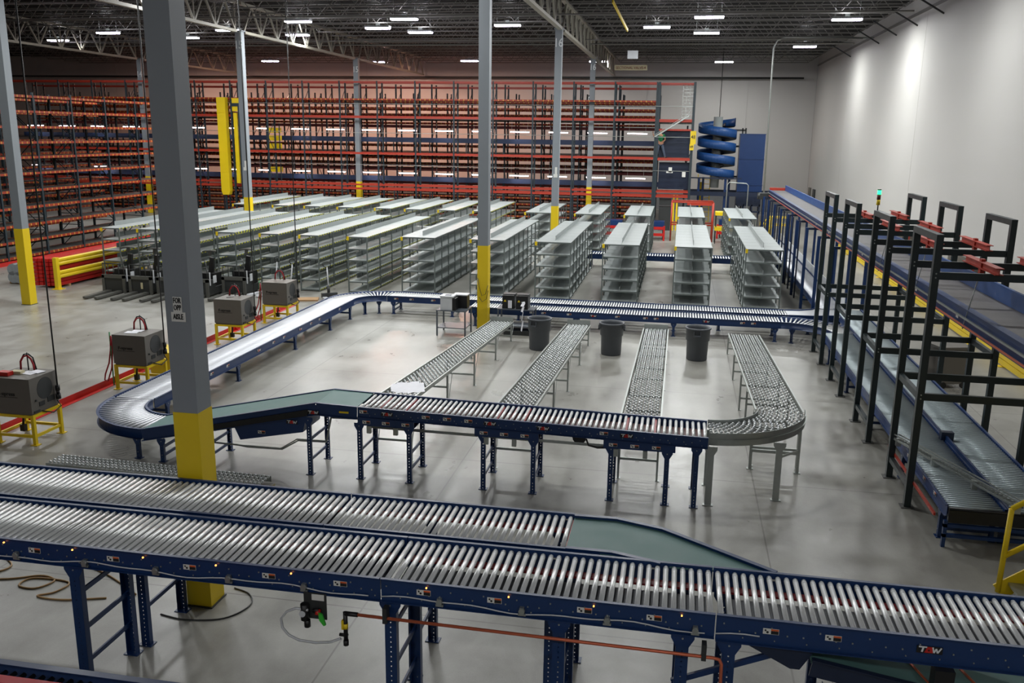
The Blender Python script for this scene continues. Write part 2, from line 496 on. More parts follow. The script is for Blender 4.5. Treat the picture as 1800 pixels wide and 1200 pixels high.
# ------------------------------------------------------------------ lamps
b = MB(); b.lo(-.62, -.2, 0, .62, .2, .09); b.lo(-.1, -.05, .09, .1, .05, .2)
for xx in (-.5, .5): b.cyl((xx, 0, .05), (xx, 0, ZD - LZ), .008, 5)
lh = b.mesh('lamp_housing', 'galv')
b = MB()
for yy in (-.12, 0, .12): b.cyl((-.6, yy, -.02), (.6, yy, -.02), .045, 8)
lt = b.mesh('lamp_tubes', 'lampglow')
LD = bpy.data.lights.new('high_bay', 'AREA'); LD.shape = 'RECTANGLE'; LD.size = 1.3; LD.size_y = .45; LD.energy = P_LAMP; LD.color = (.97, 1, .96)
LN = LD.copy(); LN.energy = P_LAMP * .68
def lamp(x, y, ld, i, near=False):
    t = thing('high_bay_light', 'bright white fluorescent high bay light hanging among the roof joists', 'ceiling light', (x, y, LZ), 0, 'high bay ceiling lights')
    place('lamp_tubes', lt, place('lamp_housing', lh, t))
    o = bpy.data.objects.new('lamp_light', ld); COL.objects.link(o); o.parent = t; o.location = (0, 0, -.09)
    if not near:
        o = bpy.data.objects.new('lamp_uplight', LU); COL.objects.link(o); o.parent = t; o.location = (0, 0, .28)
LU = bpy.data.lights.new('uplight', 'POINT'); LU.energy = 30; LU.shadow_soft_size = .15; LU.color = (.94, .95, 1)
LDIM = LD.copy(); LDIM.energy = P_LAMP * .5
for i, (x, y) in enumerate(LAMPS): lamp(x, y, LDIM if x < -21 else LD, i)
for i, (x, y) in enumerate(NEAR): lamp(x, y, LN, i, True)
LB = LD.copy(); LB.energy = P_LAMP * .42
for i, (x, y) in enumerate(FILL_BEHIND): lamp(x, y, LB, i, True)  # added fill light from the camera side, reusing the high bay fixture
# warm lamps over the racking at the far side
LW = LD.copy(); LW.color = (1.0, .52, .36); LW.energy = 750
for i, (x, y) in enumerate([(-30, 63.5), (-22, 64.5), (-15, 63.5), (-38, 64)]):
    t = thing('high_bay_light', 'warm orange lamp above the far racking by the rear wall', 'ceiling light', (x, y, LZ), 0, 'warm lamps above the racking')
    place('lamp_tubes', lt, place('lamp_housing', lh, t))
    o = bpy.data.objects.new('lamp_light', LW); COL.objects.link(o); o.parent = t; o.location = (0, 0, -.09)
LW2 = LD.copy(); LW2.energy = 380
for i, (x, y) in enumerate([(-6, 64), (2.5, 64.5)]):
    t = thing('high_bay_light', 'white lamp above the far racking by the rear wall', 'ceiling light', (x, y, LZ), 0, 'white lamps above the racking')
    place('lamp_tubes', lt, place('lamp_housing', lh, t))
    o = bpy.data.objects.new('lamp_light', LW2); COL.objects.link(o); o.parent = t; o.location = (0, 0, -.09)

# ------------------------------------------------------------------ conveyor kit
CACHE = {}
def cached(key, fn):
    if key not in CACHE: CACHE[key] = fn()
    return CACHE[key]

def leg_mesh(H, wd, dp, m='bluehole', m2='blue', gus=True):
    H = round(H, 2)
    def mk():
        b = MB()
        b.k = 0; b.lo(-wd / 2, -.003, 0, wd / 2, .003, H)
        b.k = 1
        b.lo(-wd / 2, 0, 0, -wd / 2 + .006, dp, H); b.lo(wd / 2 - .006, 0, 0, wd / 2, dp, H)
        b.lo(-wd / 2 - .03, -.03, 0, wd / 2 + .03, dp + .02, .01)
        if gus:
            g = wd / 2 + .045
            b.prism([(-g, H), (-g, H - .05), (-wd / 2, H - .13), (wd / 2, H - .13), (g, H - .05), (g, H)], -.008, -.002, lambda a, c, t: (a, t, c))
        b.k = 2; b.cyl((0, -.014, H - .05), (0, -.006, H - .05), .009, 6); b.cyl((0, -.01, .12), (0, -.002, .12), .008, 6)
        return b.mesh('leg', [m, m2, 'galv'])
    return cached(('leg', H, wd, dp, m, gus), mk)

def sticker_mesh():
    def mk():
        b = MB(); b.k = 0; b.lo(-.065, -.002, -.026, .065, 0, .026)
        b.k = 1; b.lo(.0, -.003, .008, .062, -.001, .023)
        b.k = 2; b.lo(.0, -.003, -.023, .062, -.001, .007); b.cyl((-.045, -.003, .008), (-.045, -.001, .008), .009, 8); b.cyl((-.028, -.003, -.008), (-.028, -.001, -.008), .011, 8)
        return b.mesh('warning_label', ['white', 'stickorange', 'letter'])
    return cached('sticker', mk)

def logo_mesh():
    def mk():
        b = MB(); b.k = 0; b.lo(-.1, -.002, -.036, .1, 0, .03)
        b.k = 1
        b.lo(-.085, -.004, .014, -.022, -.002, .026); b.bar((-.05, -.003, .016), (-.058, -.003, -.025), .014, .002, (0, -1, 0))
        for x0, z0, x1, z1 in ((.022, .024, .034, -.024), (.034, -.024, .05, .014), (.05, .014, .062, -.024), (.062, -.024, .088, .024)):
            b.bar((x0, -.003, z0), (x1, -.003, z1), .012, .002, (0, -1, 0))
        b.k = 2; b.prism([(-.04, -.028), (-.018, .024), (.022, .024), (.026, -.028)], -.004, -.002, lambda a, c, t: (a, t, c))
        b.k = 0; b.cyl((-.006, -.0055, -.006), (-.006, -.003, -.006), .008, 6)
        return b.mesh('logo_plate', ['black', 'letterw', 'red'])
    return cached('logo', mk)

def roller_mesh(W, r, n, m, near):
    def mk():
        b = MB(); hw = W / 2
        b.cyl((0, -hw, 0), (0, hw, 0), r, n)
        if near:
            for yy in (hw - .035, hw - .06): b.cyl((0, yy - .004, 0), (0, yy + .004, 0), r * 1.06, n)
            b.k = 1
            b.cyl((0, -hw - .012, 0), (0, -hw, 0), r * .4, 6); b.cyl((0, hw, 0), (0, hw + .012, 0), r * .4, 6)
        return b.mesh('roller', [m, 'galv'])
    return cached(('roller', round(W, 3), r, n, m, near), mk)

def lay_rollers(t, me, spots, W, r, n, m, name='roller'):
    """spots: (x, y, z, rz) in the root's frame; nearest hundred as parts, the rest as one piece"""
    mw = Matrix.Translation(t.location) @ Matrix.Rotation(t.rotation_euler.z, 4, 'Z')
    order = sorted(range(len(spots)), key=lambda i: (mw @ Vector(spots[i][:3]) - CAM).length)
    for i in order[:100]:
        x, y, z, rz = spots[i]; place(name, me, t, (x, y, z), rz)
    if len(order) > 100:
        b = MB()
        for i in order[100:]:
            x, y, z, rz = spots[i]; d = Vector((-math.sin(rz), math.cos(rz), 0)) * W / 2; c = Vector((x, y, z))
            b.cyl(c - d, c + d, r, 8)
        o = b.obj(name + '_run', m, t); o['kind'] = 'stuff'

RAIL = {}
def rails(t, L, z0, z1, W, rh, col='blue', bolts=0, name='side_rail', fl=.035, extra=0.0, lift=0.0, xa=0.0):
    for s in (-1, 1):
        b = MB(); y = s * W / 2
        b.bar((xa, y, z0 - rh / 2 + lift / 2), (L, y, z1 - rh / 2 + lift / 2), .008, rh + lift)
        b.bar((xa, y + s * fl / 2, z0 + lift), (L, y + s * fl / 2, z1 + lift), fl, .008)
        b.bar((xa, y + s * fl / 2, z0 - rh), (L, y + s * fl / 2, z1 - rh), fl, .008)
        if bolts:
            b.k = 1; n = int(L / bolts)
            for i in range(n):
                x = (i + .5) * bolts; zz = z0 + (z1 - z0) * x / L
                b.box(x, y + s * .008, zz - rh * (.55 if i % 3 else .3), .012, .008, .012)
                if i % 2: b.box(x + .03, y + s * .008, zz - rh * .8, .01, .008, .01)
        RAIL[s] = b.obj(name, [col, 'galv'], t)

def support(t, x, z, W, wd=.075, dp=.05, braces=(.25, .6), m='bluehole', m2='blue', bm='blue', inset=.0):
    H = z
    me = leg_mesh(H, wd, dp, m, m2)
    place('leg', me, t, (x, -W / 2 + inset, 0)); place('leg', me, t, (x, W / 2 - inset, 0), rz=PI)
    for k in braces:
        MB().bar((x, -W / 2 + dp / 2 + inset, H * k), (x, W / 2 - dp / 2 - inset, H * k), .02, .05).obj('cross_brace', bm, t)

def conveyor(label, p0, p1, z0, z1, W, name='roller_conveyor', pitch=.0762, r=.024, rh=.2, legs=(), n=8, near=False, rm='zinc', bolts=0,
             belt=True, stick=(), logos=(), side=-1, legw=.075, group=None, beltm='bedred', lift=.012, braces=(.3, .65), legdp=.05, bw=.16, by=.0, pan=False, xa=0.0):
    x0, y0 = p0; x1, y1 = p1
    L = math.hypot(x1 - x0, y1 - y0); rz = math.atan2(y1 - y0, x1 - x0)
    t = thing(name, label, 'conveyor', (x0, y0, 0), rz, group)
    zz = lambda x: z0 + (z1 - z0) * x / L
    rails(t, L, z0, z1, W, rh, 'blue', bolts, lift=lift)
    me = roller_mesh(W - .04, r, n, rm, near)
    k = int((L - .02) / pitch)
    lay_rollers(t, me, [((i + .5) * L / k, 0, zz((i + .5) * L / k) - r, 0) for i in range(k)], W - .04, r, 8, rm)
    if belt:
        MB().bar((.05, by, z0 - .09), (L - .05, by, z1 - .09), bw, .02).obj('drive_belt', beltm, t)
    if pan:
        MB().bar((.05, 0, z0 - rh + .02), (L - .05, 0, z1 - rh + .02), W - .03, .01).obj('bottom_pan', 'gap', t)
    for x in legs: support(t, x, zz(x) - rh, W, legw, legdp, braces)
    for x in stick:
        o = place('warning_label', sticker_mesh(), RAIL[side], (x, side * (W / 2 + .01), zz(x) - rh * .42), 0 if side < 0 else PI)
    for x in logos:
        o = place('logo_plate', logo_mesh(), RAIL[side], (x, side * (W / 2 + .01), zz(x) - rh * .45), 0 if side < 0 else PI)
    return t

def curve_conveyor(label, c, ri, ro_, a0, a1, z, rh=.17, pitch_deg=4.0, r=.024, rm='zinc', legs=(), n=8, z1=None):
    t = thing('curved_conveyor', label, 'conveyor', (c[0], c[1], 0))
    z1 = z if z1 is None else z1
    m = 24
    for rr, s in ((ri, -1), (ro_, 1)):
        b = MB()
        for i in range(m):
            t0 = a0 + (a1 - a0) * i / m; t1 = a0 + (a1 - a0) * (i + 1) / m
            za = z + (z1 - z) * i / m; zb = z + (z1 - z) * (i + 1) / m
            def q(rad, zz):
                k = len(b.v)
                b.v.extend([(rad * math.cos(t0), rad * math.sin(t0), za + zz), (rad * math.cos(t1), rad * math.sin(t1), zb + zz)]); return k, k + 1
            A = q(rr, .015); B = q(rr, -rh); C_ = q(rr + s * .035, .015); D = q(rr + s * .035, -rh); E_ = q(rr - s * .008, .015); F_ = q(rr - s * .008, -rh)
            b.face((A[0], A[1], B[1], B[0]), True); b.face((A[0], A[1], C_[1], C_[0])); b.face((B[0], B[1], D[1], D[0])); b.face((E_[0], E_[1], F_[1], F_[0]), True); b.face((A[0], A[1], E_[1], E_[0]))
        b.obj('side_rail', 'blue', t)
    W = ro_ - ri - .04
    me = roller_mesh(W, r, n, rm, False)
    k = int(abs(math.degrees(a1 - a0)) / pitch_deg)
    spots = []
    for i in range(k):
        a = a0 + (a1 - a0) * (i + .5) / k; rc = (ri + ro_) / 2
        spots.append((rc * math.cos(a), rc * math.sin(a), z + (z1 - z) * (i + .5) / k - r, a - PI / 2))
    lay_rollers(t, me, spots, W, r, 8, rm)
    for a, rr in legs:
        H = z - rh
        o = place('leg', leg_mesh(H, .07, .05), t, (rr * math.cos(a), rr * math.sin(a), 0), a + PI / 2)
    return t

# ---- foreground pair
ZT = 1.655
STK = [.35, 1.25, 2.15, 3.05, 3.95, 4.85, 5.75]
f1 = conveyor('long blue roller conveyor crossing in front, section beneath the large grey column', (-9.1, 7.4), (-2.47, 7.4), ZT, ZT, .82, legs=(3.5,), n=14, near=True, rh=.21, bolts=.1, pan=True, stick=(2.2, 3.1, 3.95, 4.75, 5.55, 6.25), legw=.11, legdp=.07, by=.2, bw=.1, braces=(.25, .5, .78))
f2 = conveyor('long blue roller conveyor crossing in front, middle section above the copper pipe', (-2.46, 7.4), (.5, 7.4), ZT, ZT, .82, legs=(.08, 1.63, 2.7), n=14, near=True, rh=.21, bolts=.1, stick=(.4, 1.05, 1.85, 2.45), legw=.11, legdp=.07, by=.2, bw=.1, braces=(.25, .5, .78))
f3 = conveyor('long blue roller conveyor crossing in front, section beside the yellow stair rail', (.51, 7.4), (4.9, 7.4), ZT, ZT, .82, legs=(.12, 4.2), n=14, near=True, rh=.23, bolts=.13, stick=(.45, .95), logos=(1.7,), legw=.11, legdp=.07, by=.2, bw=.1, braces=(.25, .5, .78))
MB().lo(.1, -.36, ZT - .13, 4.2, .1, ZT - .12).obj('slider_plate', 'plategrey', f3)
MB().lo(.1, -.36, ZT - .13, 2.9, .1, ZT - .12).obj('slider_plate', 'plategrey', f2)
for t, L in ((f1, 6.6), (f2, 2.95), (f3, .4)):
    L0 = 1.6 if t is f1 else 0
    pts = []; x = L0
    while x < L: pts.append((x, -.43, ZT - .165 + .018 * math.sin(x * 3.7) + .01 * math.sin(x * 9))); x += .12
    MB().tube(pts, .007, 5).obj('air_hose', 'offwhite', t)
    x = L0 + .55
    while x < L:
        bb = MB(); bb.lo(x - .02, -.45, ZT - .19, x + .02, -.41, ZT - .12); bb.cyl((x, -.46, ZT - .15), (x, -.41, ZT - .15), .028, 8); bb.lo(x - .035, -.44, ZT - .2, x + .035, -.42, ZT - .18)
        bb.obj('air_valve', 'galv', t)
        MB().box(x - .12, -.436, ZT - .03, .012, .012, .012).obj('indicator_lamp', 'led', t)
        x += .75
# far of the pair
g1 = conveyor('blue roller conveyor running behind the front one, section crossing the large grey column', (-9.1, 8.33), (-3.4, 8.33), ZT, ZT, .78, legs=(3.55,), n=14, near=True, rh=.2, pan=True, bolts=.12, legw=.1, legdp=.06, by=.2, bw=.09)
g2 = conveyor('blue roller conveyor running behind the front one, section ending at the green belt', (-3.39, 8.33), (-.9, 8.33), ZT, ZT, .78, legs=(.93, 2.35), n=14, near=True, rh=.2, bolts=.12, legw=.1, legdp=.06, by=.2, bw=.09)
# small white marks on the far rails
for t, L, y in ((f1, 6.6, .41), (f2, 2.9, .41), (f3, 4.3, .41), (g1, 5.7, .39), (g2, 2.5, .39)):
    x = .5
    while x < L:
        MB().lo(x, y - .012, ZT - .055, x + .06, y - .005, ZT - .04).obj('rail_label', 'white', t); x += .95
# green merge spur
t = thing('belt_spur', 'green belt merging from the rear front conveyor into the nearest one', 'conveyor', (-.9, 7.94, 0))
poly = [(0, 0), (.45, -.02), (.9, -.12), (1.05, -.14), (1.95, -.1), (.93, .62), (.45, .77), (0, .76)]
MB().prism(poly, ZT - .03, ZT - .012).obj('belt', 'belt', t)
for pts in ([(0, .77), (.45, .78), (.93, .63), (1.98, -.09)], [(0, 0), (.45, 0), (.92, -.13)]):
    b = MB()
    for p, q in zip(pts, pts[1:]):
        b.bar((*p, ZT - .08), (*q, ZT - .08), .03, .19); b.bar((*p, ZT + .012), (*q, ZT + .012), .05, .01)
    b.obj('side_rail', 'blue', t)
MB().lo(-.012, 0, ZT - .1, -.002, .74, ZT - .03).obj('end_plate', 'red', t)
b = MB(); b.lo(.1, .1, ZT - .2, .14, .6, ZT - .03); b.lo(.9, 0, ZT - .2, .94, .5, ZT - .03); b.obj('cross_member', 'navy', t)
for q in ((.05, .03), (.05, .72)):
    place('leg', leg_mesh(ZT - .2, .1, .06), t, (q[0], q[1], 0), 0 if q[1] < .4 else PI)

# copper pipe, regulator
t = thing('copper_pipe', 'long thin copper air pipe clamped below the front conveyor', 'pipe', (-2.78, 6.9, 0))
b = MB(); b.tube([(.12, 0, 1.32), (3.28, 0, 1.3), (3.33, 0, 1.29), (3.35, 0, 1.25), (3.36, 0, .7)], .015, 10); b.obj('copper_tube', 'copper', t)
b = MB(); b.cyl((0, 0, 1.32), (.12, 0, 1.32), .022, 10); b.cyl((0, 0, 1.04), (0, 0, 1.335), .02, 10); b.cyl((-.06, 0, 1.1), (.02, 0, 1.1), .016, 8); b.cyl((0, 0, 1.0), (0, 0, 1.05), .026, 8); b.obj('pipe_fitting', 'black', t)
b = MB(); b.lo(-.035, -.015, 1.16, -.012, .015, 1.25); b.cyl((0, 0, 1.17), (0, 0, 1.22), .025, 8); b.obj('valve_handle', 'yellow', t)
for x in (.38, 3.2):
    MB().lo(x - .02, -.02, 1.27, x + .02, .06, 1.42).obj('pipe_clamp', 'dark', t)
pts = []
P = [(-.36, 0, 1.31), (-.48, 0, 1.315), (-.57, 0, 1.27), (-.63, 0, 1.19), (-.62, 0, 1.1), (-.56, 0, 1.03), (-.46, 0, .99), (-.3, 0, .985), (-.15, 0, 1.01), (-.05, 0, 1.06)]
MB().tube(P, .012, 6).obj('air_hose', 'offwhite', t)
t = thing('air_regulator', 'air pressure regulator with gauge and green lever under the conveyor', 'regulator', (-3.1, 6.95, 0))
MB().lo(-.1, .0, 1.2, .12, .01, 1.46).obj('mounting_plate', 'dark', t)
b = MB(); b.cyl((-.08, -.03, 1.2), (-.08, -.03, 1.36), .04, 10); b.cyl((-.06, -.03, 1.13), (-.06, -.03, 1.2), .03, 10); b.cyl((0, -.03, 1.3), (.06, -.03, 1.31), .02, 8); b.obj('regulator_body', 'black', t)
MB().cyl((-.09, -.075, 1.275), (-.09, -.05, 1.275), .03, 12).obj('pressure_gauge', 'offwhite', t)
MB().cyl((.05, -.05, 1.27), (.05, -.02, 1.31), .025, 8).obj('red_valve', 'red', t)
MB().prism([(.06, 1.3), (.1, 1.28), (.13, 1.18), (.11, 1.17), (.07, 1.22)], -.06, -.04, lambda a, c, tt: (a, tt, c)).obj('lever', 'green', t)
MB().lo(-.02, -.004, 1.39, .1, -.001, 1.45).obj('label', 'white', t)

# lower inclined belt conveyor passing beneath the front one
t = thing('incline_belt_conveyor', 'green belt conveyor dipping below the front roller conveyor', 'conveyor', (1.3, 7.32, 0))
for s in (-1, 1):
    b = MB(); b.bar((0, s * .38, 1.3), (2.9, s * .38, .85), .02, .17); b.bar((0, s * .4, 1.38), (2.9, s * .4, .93), .05, .01)
    b.obj('side_rail', 'navy', t)
MB().bar((0, 0, 1.33), (2.9, 0, .88), .74, .012).obj('belt', 'belt', t)
for x in (1.05, 1.45):
    MB().tube([(x, -.46, 1.16), (x - .25, .2, 1.28 - .05)], .012, 8).obj('copper_strip', 'copper', t)
MB().lo(.95, -.43, .9, 1.1, -.3, 1.42).obj('drive_motor', 'black', t)
support(t, .15, 1.15, .8, .09, .06); support(t, 2.6, .78, .8, .09, .06)
t = thing('underside_shroud', 'flat dark blue shroud slung under the front conveyor', 'panel', (.72, 7.0, 0))
MB().prism([(0, 1.43), (.62, 1.43), (.5, 1.22), (.42, 1.22)], 0, .02, lambda a, c, tt: (a, tt, c)).obj('panel_sheet', 'navy', t)
MB().bar((-.55, .1, .9), (.62, .1, 1.43), .03, .05).obj('diagonal_brace', 'blue', t)

# red-belted conveyor in the near corner
t = thing('belt_strip_conveyor', 'low blue conveyor with pinkish red belts in the near corner', 'conveyor', (-9.0, 5.55, 0))
for s in (-1, 1):
    b = MB(); b.bar((0, s * .5, .92), (5.6, s * .5, .92), .012, .17); b.bar((0, s * .5 - .03 * s, 1.005), (5.6, s * .5 - .03 * s, 1.005), .07, .01)
    b.obj('side_rail', 'blue', t)
for y in (.3, .08, -.14, -.36):
    MB().lo(0, y - .05, .955, 5.5, y + .05, .97).obj('belt_strip', 'beltred', t)
rm_ = roller_mesh(.9, .022, 10, 'dark', False)
for i in range(60): place('roller', rm_, t, (.1 + i * .092, 0, .925))
for x in (.8, 4.8): support(t, x, .83, 1.0, .09, .06)

# tan hoses on the floor
def floor_curve(name, label, cat, pts, r, m):
    # smooth by Catmull-Rom
    P = [Vector((x, y, r)) for x, y in pts]; out = []
    for i in range(len(P) - 1):
        p0 = P[max(i - 1, 0)]; p1 = P[i]; p2 = P[i + 1]; p3 = P[min(i + 2, len(P) - 1)]
        for k in range(6):
            u = k / 6
            out.append(.5 * ((2 * p1) + (-p0 + p2) * u + (2 * p0 - 5 * p1 + 4 * p2 - p3) * u * u + (-p0 + 3 * p1 - 3 * p2 + p3) * u ** 3))
    out.append(P[-1])
    return tag(MB().tube(out, r, 6).obj(name, m), label, cat)
floor_curve('air_hose', 'tan hose coiled loosely on the concrete under the front conveyors', 'hose',
            [(-9.2, 9.6), (-8.75, 9.5), (-8.32, 9.25), (-8.4, 9.02), (-8.75, 8.9), (-9.1, 9.05), (-8.9, 9.35), (-8.3, 9.62), (-7.9, 9.62), (-7.0, 9.3), (-6.3, 8.9)], .011, 'tan')
floor_curve('air_hose', 'tan hose lying in a looping tangle near the blue conveyor leg', 'hose',
            [(-8.9, 8.7), (-8.1, 8.92), (-7.75, 9.08), (-7.5, 9.0), (-7.6, 8.78), (-7.85, 8.8), (-7.8, 9.0), (-7.3, 9.0), (-7.3, 8.75), (-7.45, 8.62), (-7.1, 8.6), (-6.6, 8.75)], .011, 'tan')
floor_curve('air_hose', 'thin dark hose curling round the base of the large column', 'hose',
            [(-5.75, 8.55), (-5.4, 8.5), (-4.98, 8.62), (-4.82, 8.95), (-4.95, 9.2), (-5.2, 9.3)], .009, 'dark')

# ---- front run of the loop
YL0 = 13.47
t = thing('incline_belt_conveyor', 'green inclined belt conveyor rising from the curve to the transfer conveyor', 'conveyor', (-8.85, YL0, 0))
prof = [(0, .56), (3.2, 1.26), (3.9, 1.24)]
for s in (-1, 1):
    b = MB()
    for (xa, za), (xb, zb) in zip(prof, prof[1:]):
        b.bar((xa, s * .4, za - .1), (xb, s * .4, zb - .1), .012, .2); b.bar((xa, s * .415, za + .005), (xb, s * .415, zb + .005), .045, .012)
        b.bar((xa, s * .415, za - .2), (xb, s * .415, zb - .2), .045, .012)
    b.obj('side_rail', 'blue', t)
b = MB()
for (xa, za), (xb, zb) in zip(prof, prof[1:]): b.bar((xa, 0, za - .01), (xb, 0, zb - .01), .78, .012)
b.obj('belt', 'belt', t)
b = MB(); b.prism([(1.7, .72), (3.0, 1.0), (2.93, .72), (1.8, .5)], -.36, .36, lambda a, c, tt: (a, tt, c)); b.obj('drive_housing', 'blue', t)
b = MB(); b.prism([(.75, .5), (3.05, 1.03), (3.05, 1.14), (.75, .62)], -.43, -.408, lambda a, c, tt: (a, tt, c)); b.obj('side_guard', 'black', t)
place('logo_plate', logo_mesh(), t, (2.75, -.375, .89)); place('logo_plate', logo_mesh(), t, (3.15, -.42, 1.1))
place('warning_label', sticker_mesh(), t, (2.2, -.375, .67))
MB().lo(3.6, -.42, 1.12, 3.76, -.412, 1.15).obj('yellow_label', 'yellow', t)
for x, z in ((3.05, 1.0), (1.2, .6), (.35, .42)): support(t, x, z, .8, .07, .05)
b = MB(); b.tube([(.6, -.05, .3), (1.6, -.05, .28), (1.75, -.05, .26), (2.4, -.05, .27), (2.7, -.05, .45), (3.2, -.05, .46), (3.3, -.05, .9), (3.9, -.05, .92)], .015, 6)
b.tube([(.6, -.1, .33), (1.7, -.1, .3), (2.4, -.1, .3), (2.7, -.1, .49), (3.24, -.1, .5), (3.34, -.1, .95), (3.9, -.1, .96)], .012, 6); b.obj('conduit', 'galv', t)

t = conveyor('blue transfer roller conveyor where the four wheeled lanes begin', (-4.94, YL0), (.64, YL0), 1.235, 1.14, .8, name='transfer_conveyor', pitch=.088, r=.024, rh=.16, n=10, near=True, bolts=.12,
             stick=(.1, 1.15, 1.5, 1.85, 4.0), logos=(.5, 2.2, 3.05, 4.35), belt=True, legs=(), bw=.5, beltm='darkred', by=0)
zl = lambda x: 1.235 - .095 * x / 5.58
for x in (0.02, .86, 2.09, 2.9, 4.12, 4.98): support(t, x, zl(x) - .26, .8, .075, .05, (.22, .5))
support(t, 5.42, zl(5.42) - .16, .8, .075, .05, (.22, .5))
for xa, xb in ((.0, .95), (1.95, 2.98), (4.0, 5.1)):
    b = MB()
    b.lo(xa, -.41, zl(xa) - .3, xb, -.4, zl(xb) - .14); b.lo(xa, .4, zl(xa) - .3, xb, .41, zl(xb) - .14); b.lo(xa, -.4, zl(xa) - .3, xb, .4, zl(xb) - .28)
    b.obj('transfer_frame', 'blue', t)
    for k in range(3): place('warning_label', sticker_mesh(), t, (xa + .15 + .33 * k, -.415, zl(xa) - .24))
    for k in range(2): MB().lo(xa + .16 + .45 * k, -.44, zl(xa) - .42, xa + .23 + .45 * k, -.39, zl(xa) - .3).obj('air_cylinder', 'galv', t)
    for k in range(4): MB().lo(xa + .1 + .22 * k, -.36, zl(xa) - .05, xa + .13 + .22 * k, .36, zl(xa) - .03).obj('transfer_belt', 'bedred', t)
b = MB()
for q in (0, .035): b.tube([(.1, -.2 + q, .86 - q), (5.0, -.2 + q, .83 - q)], .013, 6)
b.obj('conduit', 'galv', t)
b = MB(); b.cyl((3.6, -.2, .93), (3.6, .1, .93), .11, 14); b.obj('drive_motor', 'black', t)
MB().tube([(3.72, -.3, .95), (3.76, -.3, .85), (3.9, -.3, .82), (4.1, -.3, .84)], .016, 6).obj('motor_cable', 'black', t)

# ---- curves and the left side
curve_conveyor('blue curved roller conveyor at the near corner of the loop', (-8.85, 14.67), .8, 1.6, PI, PI * 1.5, .56, pitch_deg=4.4, n=10, rm='zincpale', legs=((PI * 1.04, 1.58), (PI * 1.47, 1.55), (PI * 1.2, .82)))
t = conveyor('blue sided conveyor with a bright pale bed running past the battery chargers', (-10.05, 25.45), (-10.05, 14.7), .56, .56, .82, rm='zincpale', pitch=.0762, r=.036, rh=.17, n=8, belt=False, legs=(.3, 1.9, 4.3, 7.4, 10.3),
             stick=(1.2, 2.7, 3.3, 5.0, 5.6, 7.9, 8.6, 9.6), logos=(4.0, 6.4), side=1, legw=.07, braces=(.5,))
curve_conveyor('blue curved roller conveyor at the far corner of the loop', (-8.85, 25.45), .8, 1.6, PI, PI * .5, .56, pitch_deg=4.5, legs=((PI * .78, .84), (PI * .6, .84)))
BZ = .56
t = conveyor('blue roller conveyor along the back of the loop, lane nearest the shelving', (-8.84, 26.65), (3.3, 26.65), BZ, BZ, .8, rh=.17, n=8, legs=(.2, 2.1, 4.2, 7.2, 10.2), stick=(.3, .8, 1.5, 3.3), logos=(2.3,), legw=.07)
t = conveyor('blue roller conveyor along the back of the loop, lane nearest the bins', (-5.95, 25.55), (3.0, 25.55), BZ, BZ, .8, rh=.17, n=8, legs=(.2, 3.2, 6.0, 8.8), stick=(1.9, 2.25, 3.0, 4.4, 5.2, 5.5, 7.9, 8.2), logos=(3.7, 6.9), legw=.07)
t['label'] = 'blue roller conveyor along the back of the loop, lane nearest the bins'
curve_conveyor('blue curved roller conveyor turning toward the dark gantries', (3.0, 23.95), 1.2, 2.0, PI * .5, 0.12, BZ, pitch_deg=4, legs=((PI * .42, 1.2),))
# pale merge spur
t = thing('belt_spur', 'pale belt spur curving from the back conveyor up to the long lane', 'conveyor', (3.3, 26.25, 0))
b = MB(); b.prism([(0, 0), (.7, .05), (1.3, .25), (1.62, .1), (1.62, 2.1), (1.2, 1.75), (.8, 1.1), (.4, .85), (0, .8)], BZ - .03, BZ - .01); b.obj('belt', 'offwhite', t)
for pts in ([(0, .82), (.4, .87), (.8, 1.12), (1.2, 1.8), (1.4, 2.2)], [(0, -.01), (.7, .03), (1.3, .22)]):
    b = MB()
    for p, q in zip(pts, pts[1:]): b.bar((*p, BZ - .07), (*q, BZ - .07), .04, .18)
    b.obj('side_rail', 'blue', t)
place('leg', leg_mesh(BZ - .16, .07, .05), t, (.6, .1, 0))

# ---- lanes beside the gantries
t = conveyor('low roller lane next to the open floor under the dark gantries', (4.31, 12.5), (4.31, 23.9), .6, .6, .74, n=8, rh=.15, belt=False, rm='zinclane', r=.019, legs=(.3, 2.6, 5.2, 7.8, 10.4), side=1, stick=(.6, 1.2, 2.2, 3.0), legw=.07, pan=True)
MB().bar((.1, .5, .42), (3.0, .5, .42), .03, .04).obj('orange_air_line', 'orange', t)
t = conveyor('low roller lane farther from the open floor under the belt conveyor', (5.13, 12.5), (5.13, 27.4), .6, .6, .74, n=8, rh=.15, belt=False, rm='zinclane', r=.019, legs=(.3, 5, 9, 13), legw=.07, pan=True)
t = conveyor('low roller lane with a white side guard running back beside the shelving', (4.68, 27.5), (4.68, 46), .6, .6, .7, n=6, rh=.15, belt=False, rm='zincpale', r=.03, pitch=.1, legs=(.3, 4, 8, 12, 16), legw=.07, pan=True)
MB().bar((0, -.37, .8), (18, -.37, .8), .02, .3).obj('side_guard', 'offwhite', t)
t = thing('end_frame', 'black end roller and blue trestle closing the two low lanes', 'frame', (3.95, 12.44, 0))
b = MB(); b.lo(0, 0, .38, 1.6, .05, .56); b.cyl((0, .03, .57), (1.6, .03, .57), .025, 10); b.obj('end_roller', 'black', t)
b = MB(); b.lo(-.05, 0, 0, 0, .05, .4); b.lo(1.75, 0, 0, 1.8, .05, .4); b.lo(-.05, 0, .3, 1.8, .05, .35); b.lo(-.05, 0, .15, 1.8, .05, .2); b.obj('trestle', 'blue', t)
MB().lo(1.05, -.004, .44, 1.13, -.001, .51).obj('label', 'white', t)
